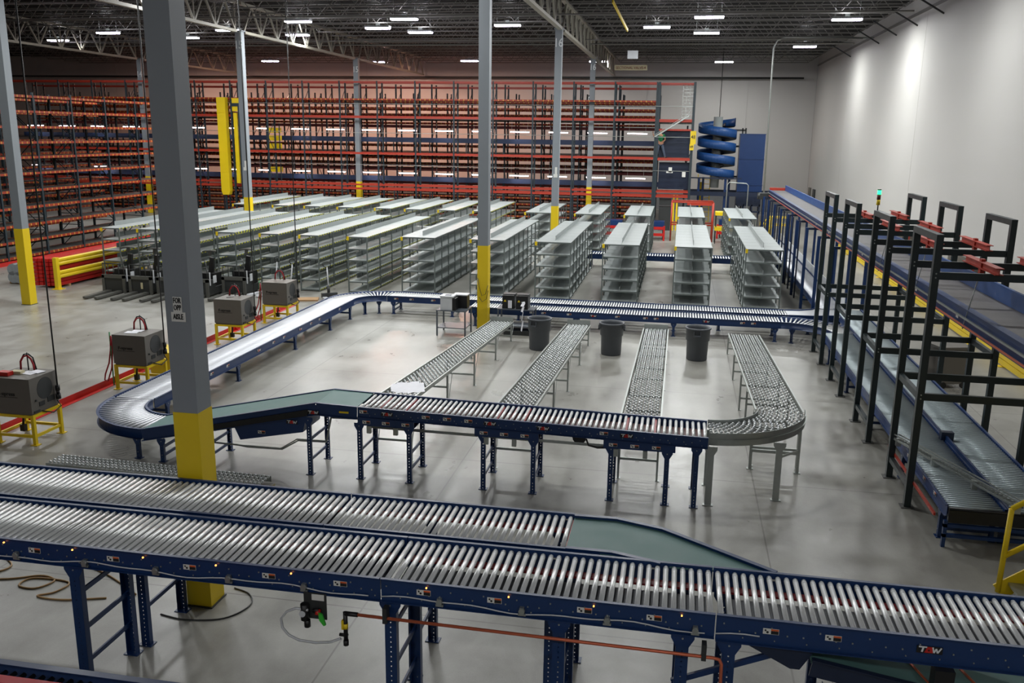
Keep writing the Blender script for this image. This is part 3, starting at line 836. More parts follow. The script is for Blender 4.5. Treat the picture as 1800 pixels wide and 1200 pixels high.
# diagonal guide
t = thing('guide_rail', 'silver lattice guide rail lying diagonally across the two low lanes', 'guide rail', (3.8, 15.05, 0))
d = Vector((5.0 - 3.8, 11.95 - 15.05, 0))
b = MB(); nrm = Vector((-d.y, d.x, 0)).normalized() * .04
for k in (-1, 1):
    b.bar(nrm * k + Vector((0, 0, .7)), nrm * k + d * .86 + Vector((0, 0, .7)), .012, .03); b.bar(nrm * k + Vector((0, 0, .78)), nrm * k + d * .86 + Vector((0, 0, .78)), .012, .02)
for i in range(36):
    p = d * .86 * (i / 36); b.bar(p - nrm + Vector((0, 0, .72)), p + nrm + d * .024 + Vector((0, 0, .72)), .008, .012)
b.obj('lattice', 'galv', t)
for k in (.02, .3, .58, .84): q = d * k; MB().lo(q.x - .04, q.y - .04, .6, q.x + .04, q.y + .04, .73).obj('bracket', 'galv', t)
t = thing('lane_divider', 'blue angled divider rail ending between the two low lanes', 'divider', (4.72, 12.9, 0))
MB().bar((0, 0, .64), (-.02, 2.6, .64), .03, .09).obj('divider_bar', 'blue', t)
MB().lo(-.1, 2.55, .58, .1, 2.68, .74).obj('end_block', 'navy', t)

# ---- wheeled gravity lanes
def wheel_row(W, odd):
    def mk():
        b = MB(); n = 6; s = (W - .06) / n
        b.k = 1; b.cyl((-W / 2, 0, 0), (W / 2, 0, 0), .004, 5, caps=False); b.k = 0
        for i in range(n):
            x = -W / 2 + .03 + (i + (.28 if odd else .72)) * s
            b.cyl((x - .012, 0, 0), (x + .012, 0, 0), .027, 8)
        return b.mesh('wheel_axle', ['wheel', 'dark'])
    return cached(('wheel', round(W, 2), odd), mk)
def gal_leg(H):
    def mk():
        b = MB(); b.lo(-.025, -.003, 0, .025, .003, H); b.lo(-.025, 0, 0, -.02, .03, H); b.lo(.02, 0, 0, .025, .03, H); b.lo(-.04, -.03, 0, .04, .04, .008)
        return b.mesh('leg', 'galv')
    return cached(('gleg', round(H, 2)), mk)
def stand(t, y, z, W, d=1):
    for s in (-1, 1): place('leg', gal_leg(z), t, (s * (W / 2 + .005), y, 0), PI / 2)
    for q in (.35, .72): MB().bar((-W / 2, y, z * q), (W / 2, y, z * q), .03, .04).obj('cross_brace', 'galv', t)
    for s in (-1, 1): MB().bar((s * W / 2, y, z * .25), (s * W / 2, y + .35 * d, z * .95), .006, .03).obj('knee_brace', 'galv', t)
def skate(label, x0, x1, y0, y1, z0, z1, stands, stop=True):
    W = x1 - x0; L = y1 - y0
    t = thing('wheel_conveyor', label, 'conveyor', ((x0 + x1) / 2, y0, 0))
    for s in (-1, 1):
        b = MB(); b.bar((s * W / 2, 0, z0 - .035), (s * W / 2, L, z1 - .035), .006, .09); b.bar((s * (W / 2 + .012), 0, z0 + .01), (s * (W / 2 + .012), L, z1 + .01), .03, .006)
        b.obj('side_rail', 'galv', t)
    k = min(98, int(L / .1))
    for i in range(k):
        y = (i + .5) * L / k; place('wheel_axle', wheel_row(W, i % 2), t, (0, y, z0 + (z1 - z0) * y / L - .015))
    for y in stands: stand(t, y, z0 + (z1 - z0) * y / L - .08, W)
    if stop: MB().lo(-W / 2, L, z1 - .1, W / 2, L + .01, z1 + .13).obj('end_stop', 'galv', t)
    return t
skate('silver gravity wheel lane holding a crumpled white sheet', -4.95, -4.33, 13.92, 23.65, 1.14, .5, (.12, 2.6, 5.0, 7.4, 9.5))
skate('silver gravity wheel lane ending by the two nearer printers and a bin', -2.83, -2.2, 13.92, 23.75, 1.12, .5, (.12, 2.7, 5.0, 7.4, 9.5))
skate('silver gravity wheel lane between the middle and rightmost bins', -.73, -.1, 13.92, 23.7, 1.1, .5, (.12, 3.0, 5.6, 8.0, 9.4), )
skate('silver gravity wheel lane joined to the galvanised curve', 1.5, 2.26, 14.98, 23.6, 1.06, .5, (.15, 1.8, 3.4, 5.8, 8.4), stop=False)
t = thing('wheel_curve', 'galvanised curved wheel conveyor linking the transfer conveyor to the last lane', 'conveyor', (.66, 14.93, 0))
ri, ro2, zc = .86, 1.62, 1.08
def arc_rail(rr, s, hh=.14, z=zc):
    b = MB(); m = 20
    for i in range(m):
        a0 = -PI / 2 + PI / 2 * i / m; a1 = -PI / 2 + PI / 2 * (i + 1) / m
        p = (rr * math.cos(a0), rr * math.sin(a0)); q = (rr * math.cos(a1), rr * math.sin(a1))
        b.bar((*p, z - .03), (*q, z - .03), .006, hh); b.bar((p[0] * 1.01, p[1] * 1.01, z - .03), (q[0] * 1.01, q[1] * 1.01, z - .03), .02, .008)
    return b
arc_rail(ri, -1).obj('side_rail', 'galv', t); arc_rail(ro2, 1, .2).obj('side_rail', 'galv', t)
for i in range(26):
    a = -PI / 2 + PI / 2 * (i + .5) / 26; rc = (ri + ro2) / 2
    place('wheel_axle', wheel_row(ro2 - ri, i % 2), t, (rc * math.cos(a), rc * math.sin(a), zc - .015), a)
for (x, y) in ((.04, -1.72), (1.1, -1.3), (.8, .02), (1.58, -.02), (.02, -.9)):
    o = place('leg', leg_mesh(zc - .12, .1 if y < -1.2 else .05, .04, 'galv', 'galv', gus=(y < -1)), t, (x, y, 0), 0)
for z in (.35, .72): MB().bar((.8, 0, z), (1.58, 0, z), .04, .05).obj('cross_brace', 'galv', t)
MB().bar((1.1, -1.3, .72), (1.58, 0, .4), .01, .04).obj('knee_brace', 'galv', t)
# sheet on the first lane
b = MB(); random.seed(3)
G = 7
for i in range(G):
    for j in range(G):
        x = -.3 + .6 * i / (G - 1) + .02 * random.random(); y = -.35 + .7 * j / (G - 1)
        if (i in (0, G - 1)) and (j in (0, G - 1)): x *= .7; y *= .8
        b.v.append((x, y, .015 + .03 * random.random()))
for i in range(G - 1):
    for j in range(G - 1): b.face((i * G + j, (i + 1) * G + j, (i + 1) * G + j + 1, i * G + j + 1), True)
o = b.obj('paper_sheet', 'paper', None, (-4.62, 14.75, 1.085), .3)
tag(o, 'crumpled white sheet lying on the first silver wheel lane', 'sheet')
# spare wheel section lying on the floor
t = thing('wheel_conveyor', 'narrow silver wheel section lying on the floor behind the front conveyors', 'conveyor', (-8.22, 12.45, 0), -.035)
for s in (-1, 1):
    MB().lo(-1.95, s * .2 - .003, .02, 1.95, s * .2 + .003, .12).obj('side_rail', 'galv', t)
sw = MB(); sw.cyl((0, -.2, 0), (0, .2, 0), .004, 5)
for k in range(4): sw.cyl((0, -.15 + .1 * k - .01, 0), (0, -.15 + .1 * k + .01, 0), .026, 8)
sw = sw.mesh('wheel_axle', 'wheel')
for i in range(50): place('wheel_axle', sw, t, (-1.9 + i * .078, 0, .125))
o = tag(MB().prism([(0, 0), (.18, 0), (.18, .12)], 0, .02, lambda a, c, tt: (a, tt, c + .0)).obj('corner_guard', 'cream', None, (-6.25, 12.3, 0)), 'small tan wedge standing at the end of the spare wheel section', 'wedge')

# ---- bins
def bin_(x, y, label, rz=0):
    t = thing('waste_bin', label, 'bin', (x, y, 0), rz)
    b = MB(); b.lathe([(0, .0), (.25, 0), (.262, .02), (.275, .5), (.3, .52), (.305, .8), (.33, .81), (.33, .85), (.3, .85), (.29, .78), (.27, .5), (.24, .05), (0, .05)], 28)
    b.obj('bin_body', 'rubber', t)
    for s in (-1, 1):
        b = MB(); b.lo(s * .3, -.09, .66, s * .345, -.07, .78); b.lo(s * .3, .07, .66, s * .345, .09, .78); b.lo(s * .32, -.09, .66, s * .35, .09, .69); b.obj('handle', 'rubber', t)
bin_(-3.45, 22.75, 'dark grey round bin between the first two wheel lanes', 1.2)
bin_(-1.53, 22.65, 'dark grey round bin with side handles between the second and third lanes', 0)
bin_(.67, 22.6, 'dark grey round bin standing right of the third wheel lane', 1.5)
# bins and cart in shade behind the gantries
t = thing('waste_cart', 'grey wheeled waste cart seen between the dark gantry posts', 'bin', (6.35, 21.5, 0), .3)
b = MB(); b.prism([(-.28, .1), (.28, .1), (.36, .95), (-.36, .95)], -.3, .3, lambda a, c, tt: (a, tt, c)); b.lo(-.4, -.34, .93, .4, .34, .98); b.obj('cart_body', 'charger', t)
for s in (-1, 1): MB().cyl((s * .25, -.32, .08), (s * .25, -.28, .08), .08, 12).obj('wheel', 'black', t)

# ---- printer tables
def steel_table(x, y, label, w=.95, d=.6, h=.74, low=.22, rz=0):
    t = thing('steel_table', label, 'table', (x, y, 0), rz)
    MB().lo(-w / 2, -d / 2, h - .03, w / 2, d / 2, h).obj('table_top', 'tablegrey', t)
    MB().lo(-w / 2 + .02, -d / 2 + .02, low, w / 2 - .02, d / 2 - .02, low + .025).obj('lower_shelf', 'tablegrey', t)
    for sx in (-1, 1):
        for sy in (-1, 1): MB().lo(sx * (w / 2 - .025) - .02, sy * (d / 2 - .025) - .02, 0, sx * (w / 2 - .025) + .02, sy * (d / 2 - .025) + .02, h - .03).obj('leg', 'tablegrey', t)
M['tablegrey'] = mat('table_grey_paint', (92, 98, 106), 0.35, 0.2)
steel_table(-6.1, 24.0, 'grey steel table carrying the two office printers beside the yellow column', .86, .78)
steel_table(-4.38, 24.52, 'grey steel table carrying two black label printers behind the first lane', 1.05, .55)
t = thing('office_printer', 'white and black office printer on the table corner nearest the viewer', 'printer', (-6.17, 23.85, .74))
MB().lo(-.24, -.2, 0, .1, .2, .36).obj('white_body', 'offwhite', t)
MB().lo(.1, -.2, 0, .2, .2, .34).obj('black_side', 'black', t)
b = MB(); b.lo(-.25, -.22, .36, .14, .2, .4); b.lo(-.12, -.05, .4, .08, .1, .405); b.obj('lid', 'offwhite', t)
MB().lo(-.13, -.1, .4, .04, .03, .41).obj('control_panel', 'navy', t)
t = thing('office_printer', 'black printer with a white top behind the white printer', 'printer', (-5.93, 24.18, .74))
MB().lo(-.2, -.16, 0, .2, .16, .36).obj('black_body', 'black', t)
MB().lo(-.21, -.17, .36, .21, .17, .39).obj('lid', 'offwhite', t)
for i, (x, lb) in enumerate(((-4.6, 'black label printer nearer the yellow column with a short paper strip'), (-4.2, 'black label printer with a long white strip hanging into a bin'))):
    t = thing('label_printer', lb, 'printer', (x, 24.5, .74))
    b = MB(); b.lo(-.17, -.2, 0, .17, .2, .38); b.lo(-.18, -.1, .38, .18, .21, .4); b.obj('printer_body', 'black', t)
    MB().prism([(-.13, .2), (-.05, .2), (-.09, .26)], -.205, -.2, lambda a, c, tt: (a, tt, c)).obj('warning_label', 'yellow', t)
    b = MB()
    if i == 0: b.lo(0, -.215, .02, .11, -.205, .24)
    else:
        P = [(-.2, .22), (-.24, .2), (-.3, .1), (-.33, -.05), (-.34, -.3), (-.36, -.6)]
        for p, q in zip(P, P[1:]): b.bar((.06, p[0], p[1]), (.02, q[0], q[1]), .12, .004)
    b.obj('paper_strip', 'paper', t)
t = thing('spare_pallet', 'dark low platform on the floor under the label printer table', 'platform', (-4.3, 24.4, 0))
MB().lo(-.4, -.2, 0, .4, .25, .12).obj('platform_body', 'dark', t)

# ------------------------------------------------------------------ grey shelving rows
def shelving(x0, w, y0, y1, label, wide, nb, front=True):
    t = thing('shelving_row', label, 'shelving', (x0, y0, 0))
    L = y1 - y0; H = 2.0; lv = [.08, .42, .8, 1.18, 1.58, H]
    def post():
        b = MB(); b.lo(-.02, -.02, 0, .02, .02, H); return b.mesh('post', 'shelfpost')
    pm = cached('shelfpostm', post)
    for i in range(nb + 1):
        y = L * i / nb
        for x in (0, w): place('post', pm, t, (x, y, 0))
    def shelf(top):
        def mk():
            b = MB()
            for i in range(nb):
                a = L * i / nb + .006; c = L * (i + 1) / nb - .006
                if wide:
                    b.lo(0.0, a, -.012, w / 2 - .004, c, 0); b.lo(w / 2 + .004, a, -.012, w, c, 0)
                else: b.lo(0, a, -.012, w, c, 0)
            b.k = 1; b.lo(0, -.012, -.045, w, 0, 0); b.lo(0, L, -.045, w, L + .012, 0)
            b.k = 1 if wide else 2
            b.lo(w, 0, -.04, w + .012, L, 0); b.lo(-.012, 0, -.04, 0, L, 0)
            return b.mesh('shelf', ['shelf' if top else 'shelfmesh', 'shelfpost', 'clipstrip'])
        return cached(('shelf', top, round(w, 2), round(L, 2), nb, wide), mk)
    for z in lv: place('shelf', shelf(z == H), t, (0, 0, z))
    for z in lv[1:]:
        b = MB()
        if wide: b.lo(w / 2 - .006, .6 if z == H else .02, 0, w / 2 + .006, L, .13 if z < H else .16)
        else: b.lo(0, .8, 0, .008, L, .16)
        b.obj('divider', 'shelf', t, (0, 0, z))
    MB().lo(-.03, -.03, H - .13, .05, -.013, H + .005).obj('corner_marker', 'yellow', t)
    return t
wf = [(2.27, 1.17), (-.03, 1.2), (-2.42, 1.2), (-4.72, 1.2), (-7.02, 1.2), (-9.5, 1.2)]
wn = ['beside the low lanes', 'second from the low lanes', 'third from the low lanes', 'just past the column marked 16', 'directly behind the printer tables', 'last of the wide ones before the narrow rows']
for (x, w_), n_ in zip(wf, wn): shelving(x, w_, 29.9, 37.6, 'wide grey metal shelving row near block, ' + n_, True, 8)
nf = [(-11.3, .7), (-13.1, .7), (-14.6, .7), (-16.25, .7), (-17.85, .7), (-19.4, .7), (-20.85, .7)]
for i, (x, w_) in enumerate(nf):
    shelving(x, w_, 29.4, 37.6, 'narrow grey shelving row near block, ' + ['first beside the wide rows', 'second from the wide rows', 'third from the wide rows', 'middle of the seven', 'partly behind the large column', 'second from the stacked beams', 'last by the parked pallet trucks'][i], False, 6)
bw_ = [2.28, 0.0, -2.43, -4.71, -7.05]
for i, x in enumerate(bw_):
    shelving(x, 1.2, 41.2, 47.1, 'wide grey shelving row far block, ' + ['beside the belt conveyor', 'in front of the orange lift cage', 'third from the belt conveyor', 'right behind the column marked 16', 'last of the wide ones there'][i], True, 6)
bn = [(-9.5, .85), (-11.2, .8), (-12.85, .8), (-14.35, .8), (-16.25, .8), (-17.95, .8), (-19.6, .8), (-21.7, .8)]
for i, (x, w_) in enumerate(bn):
    shelving(x, w_, 41.0, 47.4, 'narrow grey shelving row far block, ' + ['nearest the wide rows', 'second from the wide rows', 'third from the wide rows', 'fourth from the wide rows', 'fifth from the wide rows', 'crossing behind the column marked 15', 'second last before the open floor', 'last before the open floor'][i], False, 5)
conveyor('small double roller conveyor crossing between the two shelving blocks', (-3.9, 38.3), (4.7, 38.3), .6, .6, .9, n=6, legs=(.3, 2.6, 5, 8), legw=.06, pitch=.11, r=.03)
MB().lo(.0, -.03, .56, 8.6, .03, .66).obj('divider_bar', 'blue', bpy.data.objects['roller_conveyor.%03d' % 12] if 'roller_conveyor.012' in bpy.data.objects else None) if False else None
for i, (x, y) in enumerate(((-4.4, 49.2), (-2.1, 49.2), (2.3, 51.2))):
    t = thing('storage_machine', 'low blue box behind a red guard rail beyond the shelving, %s' % ['nearest the column marked 16', 'middle of three', 'beside the lift cage'][i], 'equipment', (x, y, 0))
    MB().lo(0, 0, .55, 1.4, .8, 1.0).obj('equipment_body', 'blue', t)
    b = MB(); b.lo(.05, .05, 0, .1, .1, .55); b.lo(1.3, .05, 0, 1.35, .1, .55); b.lo(.05, .7, 0, .1, .75, .55); b.lo(1.3, .7, 0, 1.35, .75, .55); b.obj('legs_frame', 'dark', t)
    b = MB(); b.lo(-.1, -.35, .25, 1.4, -.3, .4); b.lo(-.1, -.35, .6, 1.4, -.3, .75); b.lo(-.15, -.37, 0, -.05, -.27, .8); b.lo(1.35, -.37, 0, 1.45, -.27, .8); b.obj('guard_rail', 'red', t)
    MB().lo(.35, -.31, .95, .45, -.3 + .4, 1.05).obj('indicator_lamp', 'red', t)

# ------------------------------------------------------------------ racking
def frame_mesh(D, H, zb=0):
    def mk():
        b = MB()
        for y in (0, D): b.lo(-.045, y - .04, zb, .045, y + .04, H)
        z = zb + .15; f = 0
        while z < H - 1.0:
            b.bar((0, 0 if f else D, z), (0, D if f else 0, z + 1.0), .03, .03); b.bar((0, 0, z), (0, D, z), .03, .03)
            z += 1.0; f = 1 - f
        return b.mesh('upright_frame', 'rackpost')
    return cached(('frame', round(D, 2), round(H, 2), zb), mk)
def beam_mesh(L, hgt, m):
    def mk():
        b = MB(); b.lo(0.045, -.03, -hgt, L - .045, .03, 0); return b.mesh('beam', m)
    return cached(('beam', round(L, 2), hgt, m), mk)
def deck_mesh(L, D, m='rackdeck'):
    def mk():
        b = MB(); b.lo(.04, .03, -.03, L - .04, D - .03, -.01); return b.mesh('shelf_deck', m)
    return cached(('deck', round(L, 2), round(D, 2), m), mk)
M['rackdeck'] = mat('rack_shelf_grey', (98, 98, 96), 0.5, 0.2)
def rack_bay(label, group, x, y, rz, L, D, H, levels, dots=True, big=(), last=False, decks=True):
    t = thing('pallet_rack_bay', label, 'rack', (x, y, 0), rz, group)
    place('upright_frame', frame_mesh(D, H), t)
    if last: place('upright_frame', frame_mesh(D, H), t, (L, 0, 0))
    bm_ = beam_mesh(L, .1, 'orangedot' if dots else 'orange')
    for z in levels:
        for yy in (0, D): place('beam', bm_, t, (0, yy, z))
        if decks: place('shelf_deck', deck_mesh(L, D), t, (0, 0, z))
    for z, hh, m in big:
        for yy in (0, D): place('beam', beam_mesh(L, hh, m), t, (0, yy, z))
    return t
# left-hand racks, front face toward +x
LEV = [.22, .86, 1.53, 2.26, 2.96, 3.68, 4.35, 4.97, 5.61, 6.25, 6.88]
first = None
for k, (xx, D) in enumerate(((-27.4, 1.1), (-31.2, 1.1))):
    n = 6
    for i in range(n):
        y = 29.9 + 2.45 * i
        lab = 'tall rack bay with orange beams beside the stacked red beams' if k == 0 else 'tall rack bay with orange beams in the row hidden behind the first'
        if first is None:
            first = rack_bay(lab, 'tall rack bays facing the parked trucks', xx, y, PI / 2, 2.45, D, 7.0, LEV); 
        else:
            copy_tree(first, (xx, y, 0), PI / 2, lab, 'tall rack bays facing the parked trucks' if k == 0 else 'tall rack bays in the second row')
tag(MB().lo(-26.98, 29, 0, -26.9, 44.8, .16).obj('guard_rail', 'red'), 'low red rail on the floor along the foot of the tall racks', 'rail')
# pick module
MX0, NB, BL = -45.5, 18, 2.44
BIG = ((2.1, .12, 'orange'), (2.34, .1, 'orange'), (4.3, .13, 'orange'), (6.52, .15, 'orange'), (8.58, .1, 'orange'))
SH = [.3, .7, 1.1, 1.5, 1.85, 3.45, 3.92, 4.72, 6.2, 6.75, 7.15, 7.55]
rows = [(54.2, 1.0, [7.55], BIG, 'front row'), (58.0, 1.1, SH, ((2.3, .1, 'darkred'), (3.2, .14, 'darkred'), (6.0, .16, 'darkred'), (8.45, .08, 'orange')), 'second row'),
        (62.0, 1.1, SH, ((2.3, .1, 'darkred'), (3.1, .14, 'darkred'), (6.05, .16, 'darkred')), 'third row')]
for r, (y, D, lv, big, nm) in enumerate(rows):
    proto = None
    for i in range(NB):
        x = MX0 + BL * i
        lab = 'steel rack bay of the three storey racking, ' + ['front row facing the shelving', 'second row behind the lit aisle', 'row nearest the rear wall'][r]
        grp = 'racking bays, ' + nm
        if proto is None or i == NB - 1:
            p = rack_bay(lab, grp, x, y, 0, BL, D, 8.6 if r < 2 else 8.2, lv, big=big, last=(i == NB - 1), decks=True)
            proto = proto or p
        else: copy_tree(proto, (x, y, 0), None, lab, grp)
MXE = MX0 + BL * NB
struct(MB().lo(MX0, 55.0, 4.16, MXE + 2.2, 66, 4.2).obj('floor_upper_1', 'rackdeck'))
struct(MB().lo(MX0, 55.0, 6.36, MXE + 2.2, 66, 6.4).obj('floor_upper_2', 'rackdeck'))
M['aisleblue'] = mat('aisle_blue_paint', (18, 36, 66), 0.6)
# aisle conveyors on each storey and handrails
for i, (z, lb) in enumerate(((2.72, 'lower'), (5.2, 'upper'))):
    t = thing('aisle_conveyor', 'long blue conveyor side running through the %s racking aisle' % lb, 'conveyor', (MX0, 56.6, 0))
    MB().lo(0, 0, z - .28, BL * NB + 1.8, .03, z + .02).obj('side_rail', 'aisleblue', t)
    MB().lo(0, .7, z - .28, BL * NB + 1.8, .73, z).obj('side_rail', 'blue', t)
    MB().lo(0, .03, z - .1, BL * NB + 1.8, .7, z - .06).obj('roller_bed', 'galv', t)
    for q in range(NB + 1): MB().lo(BL * q + .1, .3, 0 if i == 0 else 4.2, BL * q + .16, .36, z - .1).obj('leg', 'rackpost', t)
for i, z in enumerate((3.55, 5.5, 7.25)):
    tag(MB().tube([(MX0, 54.12, z), (MXE + 2.1, 54.12, z - .02)], .018, 6).obj('conduit', 'galv'), 'thin silver conduit along the racking front, %s of three' % ['lowest', 'middle', 'highest'][i], 'conduit')
# strip lights
def strip_housing(h):
    b = MB(); b.lo(-.64, -.06, 0, .64, .06, .05)
    for xx in (-.5, .5): b.cyl((xx, 0, .05), (xx, 0, h), .006, 5)
    return b.mesh('lamp_housing', 'white')
SHH = {5.68: strip_housing(.68), 2.98: strip_housing(1.18)}
b = MB(); b.cyl((-.6, 0, -.02), (.6, 0, -.02), .035, 6); sg = b.mesh('lamp_tube', 'stripglow')
SL = bpy.data.lights.new('strip', 'AREA'); SL.shape = 'RECTANGLE'; SL.size = 1.2; SL.size_y = .1; SL.energy = 10; SL.color = (1, .93, .92)
for z, nm in ((5.68, 'upper'), (2.98, 'lower')):
    for i in range(NB + 1):
        x = MX0 + BL * i + 1.3
        t = thing('strip_light', 'glowing tube light under the %s storey of the racking' % nm, 'strip light', (x, 56.2, z), 0, 'strip lights, %s storey' % nm)
        place('lamp_tube', sg, place('lamp_housing', SHH[z], t))
        if i % 2 == 0:
            o = bpy.data.objects.new('lamp_light', SL); COL.objects.link(o); o.parent = t; o.location = (0, 0, -.07)
# yellow lift column
t = thing('vertical_conveyor', 'tall yellow enclosed lift standing at the racking front', 'lift', (-29.3, 53.75, 0))
b = MB(); b.lo(.12, 0, 1.7, .7, .4, 7.55); b.prism([(.12, 1.7), (.2, 1.45), (.62, 1.45), (.7, 1.7)], 0, .4, lambda a, c, tt: (a, tt, c))
for z in (2.9, 4.2, 5.5, 6.6): b.lo(.1, -.02, z, .72, 0, z + .03)
b.obj('lift_housing', 'yellow', t)
b = MB(); b.lo(1.0, .1, 0, 1.1, .2, 7.3); b.lo(1.5, .1, 0, 1.6, .2, 7.2); b.lo(.3, .1, 0, .4, .2, 1.5); b.lo(1.0, .12, 7.0, 1.6, .18, 7.2); b.obj('support_post', 'rackpost', t)
b = MB(); b.lo(1.1, .15, 6.7, 2.0, .3, 7.5); b.lo(1.15, .15, 2.2, 1.4, .3, 6.6); b.obj('side_frame', 'yellow', t)
t = thing('vertical_conveyor', 'yellow caged lift shaft inside the racking behind column 15', 'lift', (-26.6, 55.4, 0))
for z in (2.9, 4.4, 4.9, 5.4): MB().lo(0, 0, z, .75, .5, z + .32).obj('carrier', 'yellow', t)
b = MB(); b.lo(-.05, 0, 0, 0, .05, 6); b.lo(.8, 0, 0, .85, .05, 6); b.obj('support_post', 'rackpost', t)

# tower at the end of the racking
t = thing('access_tower', 'steel access tower closing the end of the racking beside the spiral', 'tower', (MXE + .13, 54.2, 0))
b = MB()
for x in (0.0, 2.02):
    for y in (0, 1.2): b.lo(x - .07, y - .05, 0, x + .07, y + .05, 8.6)
b.obj('tower_post', 'rackpost', t)
b = MB()
for z, hh in ((2.1, .12), (2.36, .1), (4.28, .14), (6.5, .16), (8.55, .08), (5.95, .1)): b.lo(0, -.04, z - hh, 2.0, .02, z); b.lo(0, 1.2, z - hh, 2.0, 1.26, z)
b.obj('tower_beam', 'orange', t)
for q in ((.15, 1.3, 2.4, 1.95, 1.36, 4.0), (.15, 1.5, 4.9, 1.95, 1.56, 5.35), (.1, 1.4, 4.3, 1.9, 1.46, 5.9)): MB().lo(*q).obj('dark_panel', 'navy', t)
b = MB()
for i in range(9): b.lo(1.35, .3, 6.8 + .2 * i, 1.95, .32, 6.82 + .2 * i)
for i in range(4): b.lo(1.35 + .2 * i, .3, 6.6, 1.37 + .2 * i, .32, 8.5)
b.obj('mesh_gate', 'galv', t)
b = MB(); b.bar((-.15, -.06, 5.5), (1.75, -.06, 6.7), .2, .08); b.bar((-.15, -.06, 5.62), (1.75, -.06, 6.82), .02, .02); b.obj('silver_chute', 'galv', t)
b = MB(); b.lo(.75, -.07, 3.45, .95, -.05, 3.75); b.lo(.62, -.07, 3.42, 1.0, -.05, 3.55); b.lo(1.55, -.07, 3.2, 1.75, -.05, 3.5); b.obj('notice', 'white', t)
b = MB(); b.lo(.3, .2, 0, 1.0, .8, 1.4); b.lo(.3, .2, 1.5, 1.0, .8, 1.9); b.obj('cabinet', 'dark', t)
b = MB(); b.lo(1.1, .3, 0, 1.2, .4, 2.1); b.lo(1.3, .3, 0, 1.4, .4, 2.1); b.obj('yellow_post', 'yellow', t)
pa = thing('aisle_sign', 'yellow sign numbered 48 and 49 on the tower corner post', 'sign', (MXE + 2.2, 54.05, 5.0))
p1 = MB().lo(-.16, -.01, .1, .16, .01, .85).obj('sign_plate', 'yellow', pa)
p2 = MB().lo(-.18, -.012, -.25, .06, .008, .1).obj('sign_plate', 'yellow', pa)
put_text('sign_text', '48', .3, 'letter', (0, -.02, .5), p1, sx=.8)
put_text('sign_text', '49', .22, 'letter', (-.06, -.02, -.06), p2, sx=.8)
# person on the middle storey
def skin_fig(name, verts, edges, m, parent, sub=2, root=0):
    me = bpy.data.meshes.new(name); me.from_pydata([v[:3] for v in verts], edges, [])
    me.materials.append(M[m])
    o = place(name, me, parent)
    sk = o.modifiers.new('skin', 'SKIN'); sk.use_smooth_shade = True
    for i, v in enumerate(verts):
        r = v[3]; me.skin_vertices[0].data[i].radius = (r, r if len(v) < 5 else v[4])
    me.skin_vertices[0].data[root].use_root = True
    ss = o.modifiers.new('sub', 'SUBSURF'); ss.levels = sub; ss.render_levels = sub
    return o
pt = thing('person', 'person in a green shirt and jeans standing on the middle storey of the tower', 'person', (-1.28, 55.2, 4.2), .2)
# z from the deck; leaning slightly to reach the chute
V = [(0, 0, .92, .15, .11), (0, 0, 1.12, .14, .1), (0, .02, 1.36, .17, .1), (0, .02, 1.48, .06), (0, -.01, 1.58, .05),
     (-.2, 0, 1.4, .055), (-.42, -.1, 1.32, .042), (-.5, -.12, 1.5, .036), (.2, 0, 1.4, .055), (.28, -.02, 1.14, .045), (.12, -.16, 1.0, .036),
     (-.1, 0, .86, .085), (-.16, -.03, .48, .062), (-.2, .04, .08, .045), (-.2, -.12, .035, .04),
     (.1, 0, .86, .085), (.22, .05, .48, .062), (.34, .12, .08, .045), (.36, -.04, .035, .04)]
Ed = [(0, 1), (1, 2), (2, 3), (3, 4), (2, 5), (5, 6), (6, 7), (2, 8), (8, 9), (9, 10), (0, 11), (11, 12), (12, 13), (13, 14), (0, 15), (15, 16), (16, 17), (17, 18)]
skin_fig('body', V, Ed, 'skin', pt)
skin_fig('shirt', [(0, 0, .95, .17, .13), (0, 0, 1.15, .155, .12), (0, .02, 1.36, .185, .115), (0, .02, 1.45, .08), (-.2, 0, 1.4, .072), (-.32, -.05, 1.36, .062), (.2, 0, 1.4, .072), (.25, -.01, 1.24, .064)],
         [(0, 1), (1, 2), (2, 3), (2, 4), (4, 5), (2, 6), (6, 7)], 'shirt', pt)
skin_fig('jeans', [(0, 0, .95, .165, .13), (-.1, 0, .84, .1), (-.16, -.03, .48, .078), (-.2, .04, .1, .062), (.1, 0, .84, .1), (.22, .05, .48, .078), (.34, .12, .1, .062)],
         [(0, 1), (1, 2), (2, 3), (0, 4), (4, 5), (5, 6)], 'denim', pt)
hd = MB()
for q in range(9):
    z = -1 + q / 4; r = math.sqrt(max(0, 1 - z * z))
    for i in range(14):
        a = 2 * PI * i / 14; hd.v.append((.075 * r * math.cos(a), .095 * r * math.sin(a) - .012, 1.66 + .115 * z))
for q in range(8):
    for i in range(14):
        j = (i + 1) % 14; hd.face((q * 14 + i, q * 14 + j, (q + 1) * 14 + j, (q + 1) * 14 + i), True)
hd.prism([(-.012, 1.66), (.012, 1.66), (.016, 1.635), (-.016, 1.635)], -.13, -.1, lambda a, c, tt: (a, tt, c))
for s in (-1, 1): hd.lo(s * .072, -.02, 1.63, s * .085, .01, 1.68)
hd.obj('head', 'skin', pt)
hh = MB()
for q in range(6):
    z = -.1 + q * 1.1 / 5; r = math.sqrt(max(0, 1 - min(z, 1) ** 2))
    for i in range(14):
        a = 2 * PI * i / 14; hh.v.append((.084 * r * math.cos(a), .102 * r * math.sin(a) + .005, 1.675 + .115 * z))
for q in range(5):
    for i in range(14):
        j = (i + 1) % 14; hh.face((q * 14 + i, q * 14 + j, (q + 1) * 14 + j, (q + 1) * 14 + i), True)
hh.obj('hair', 'hair', pt)
fm = MB()
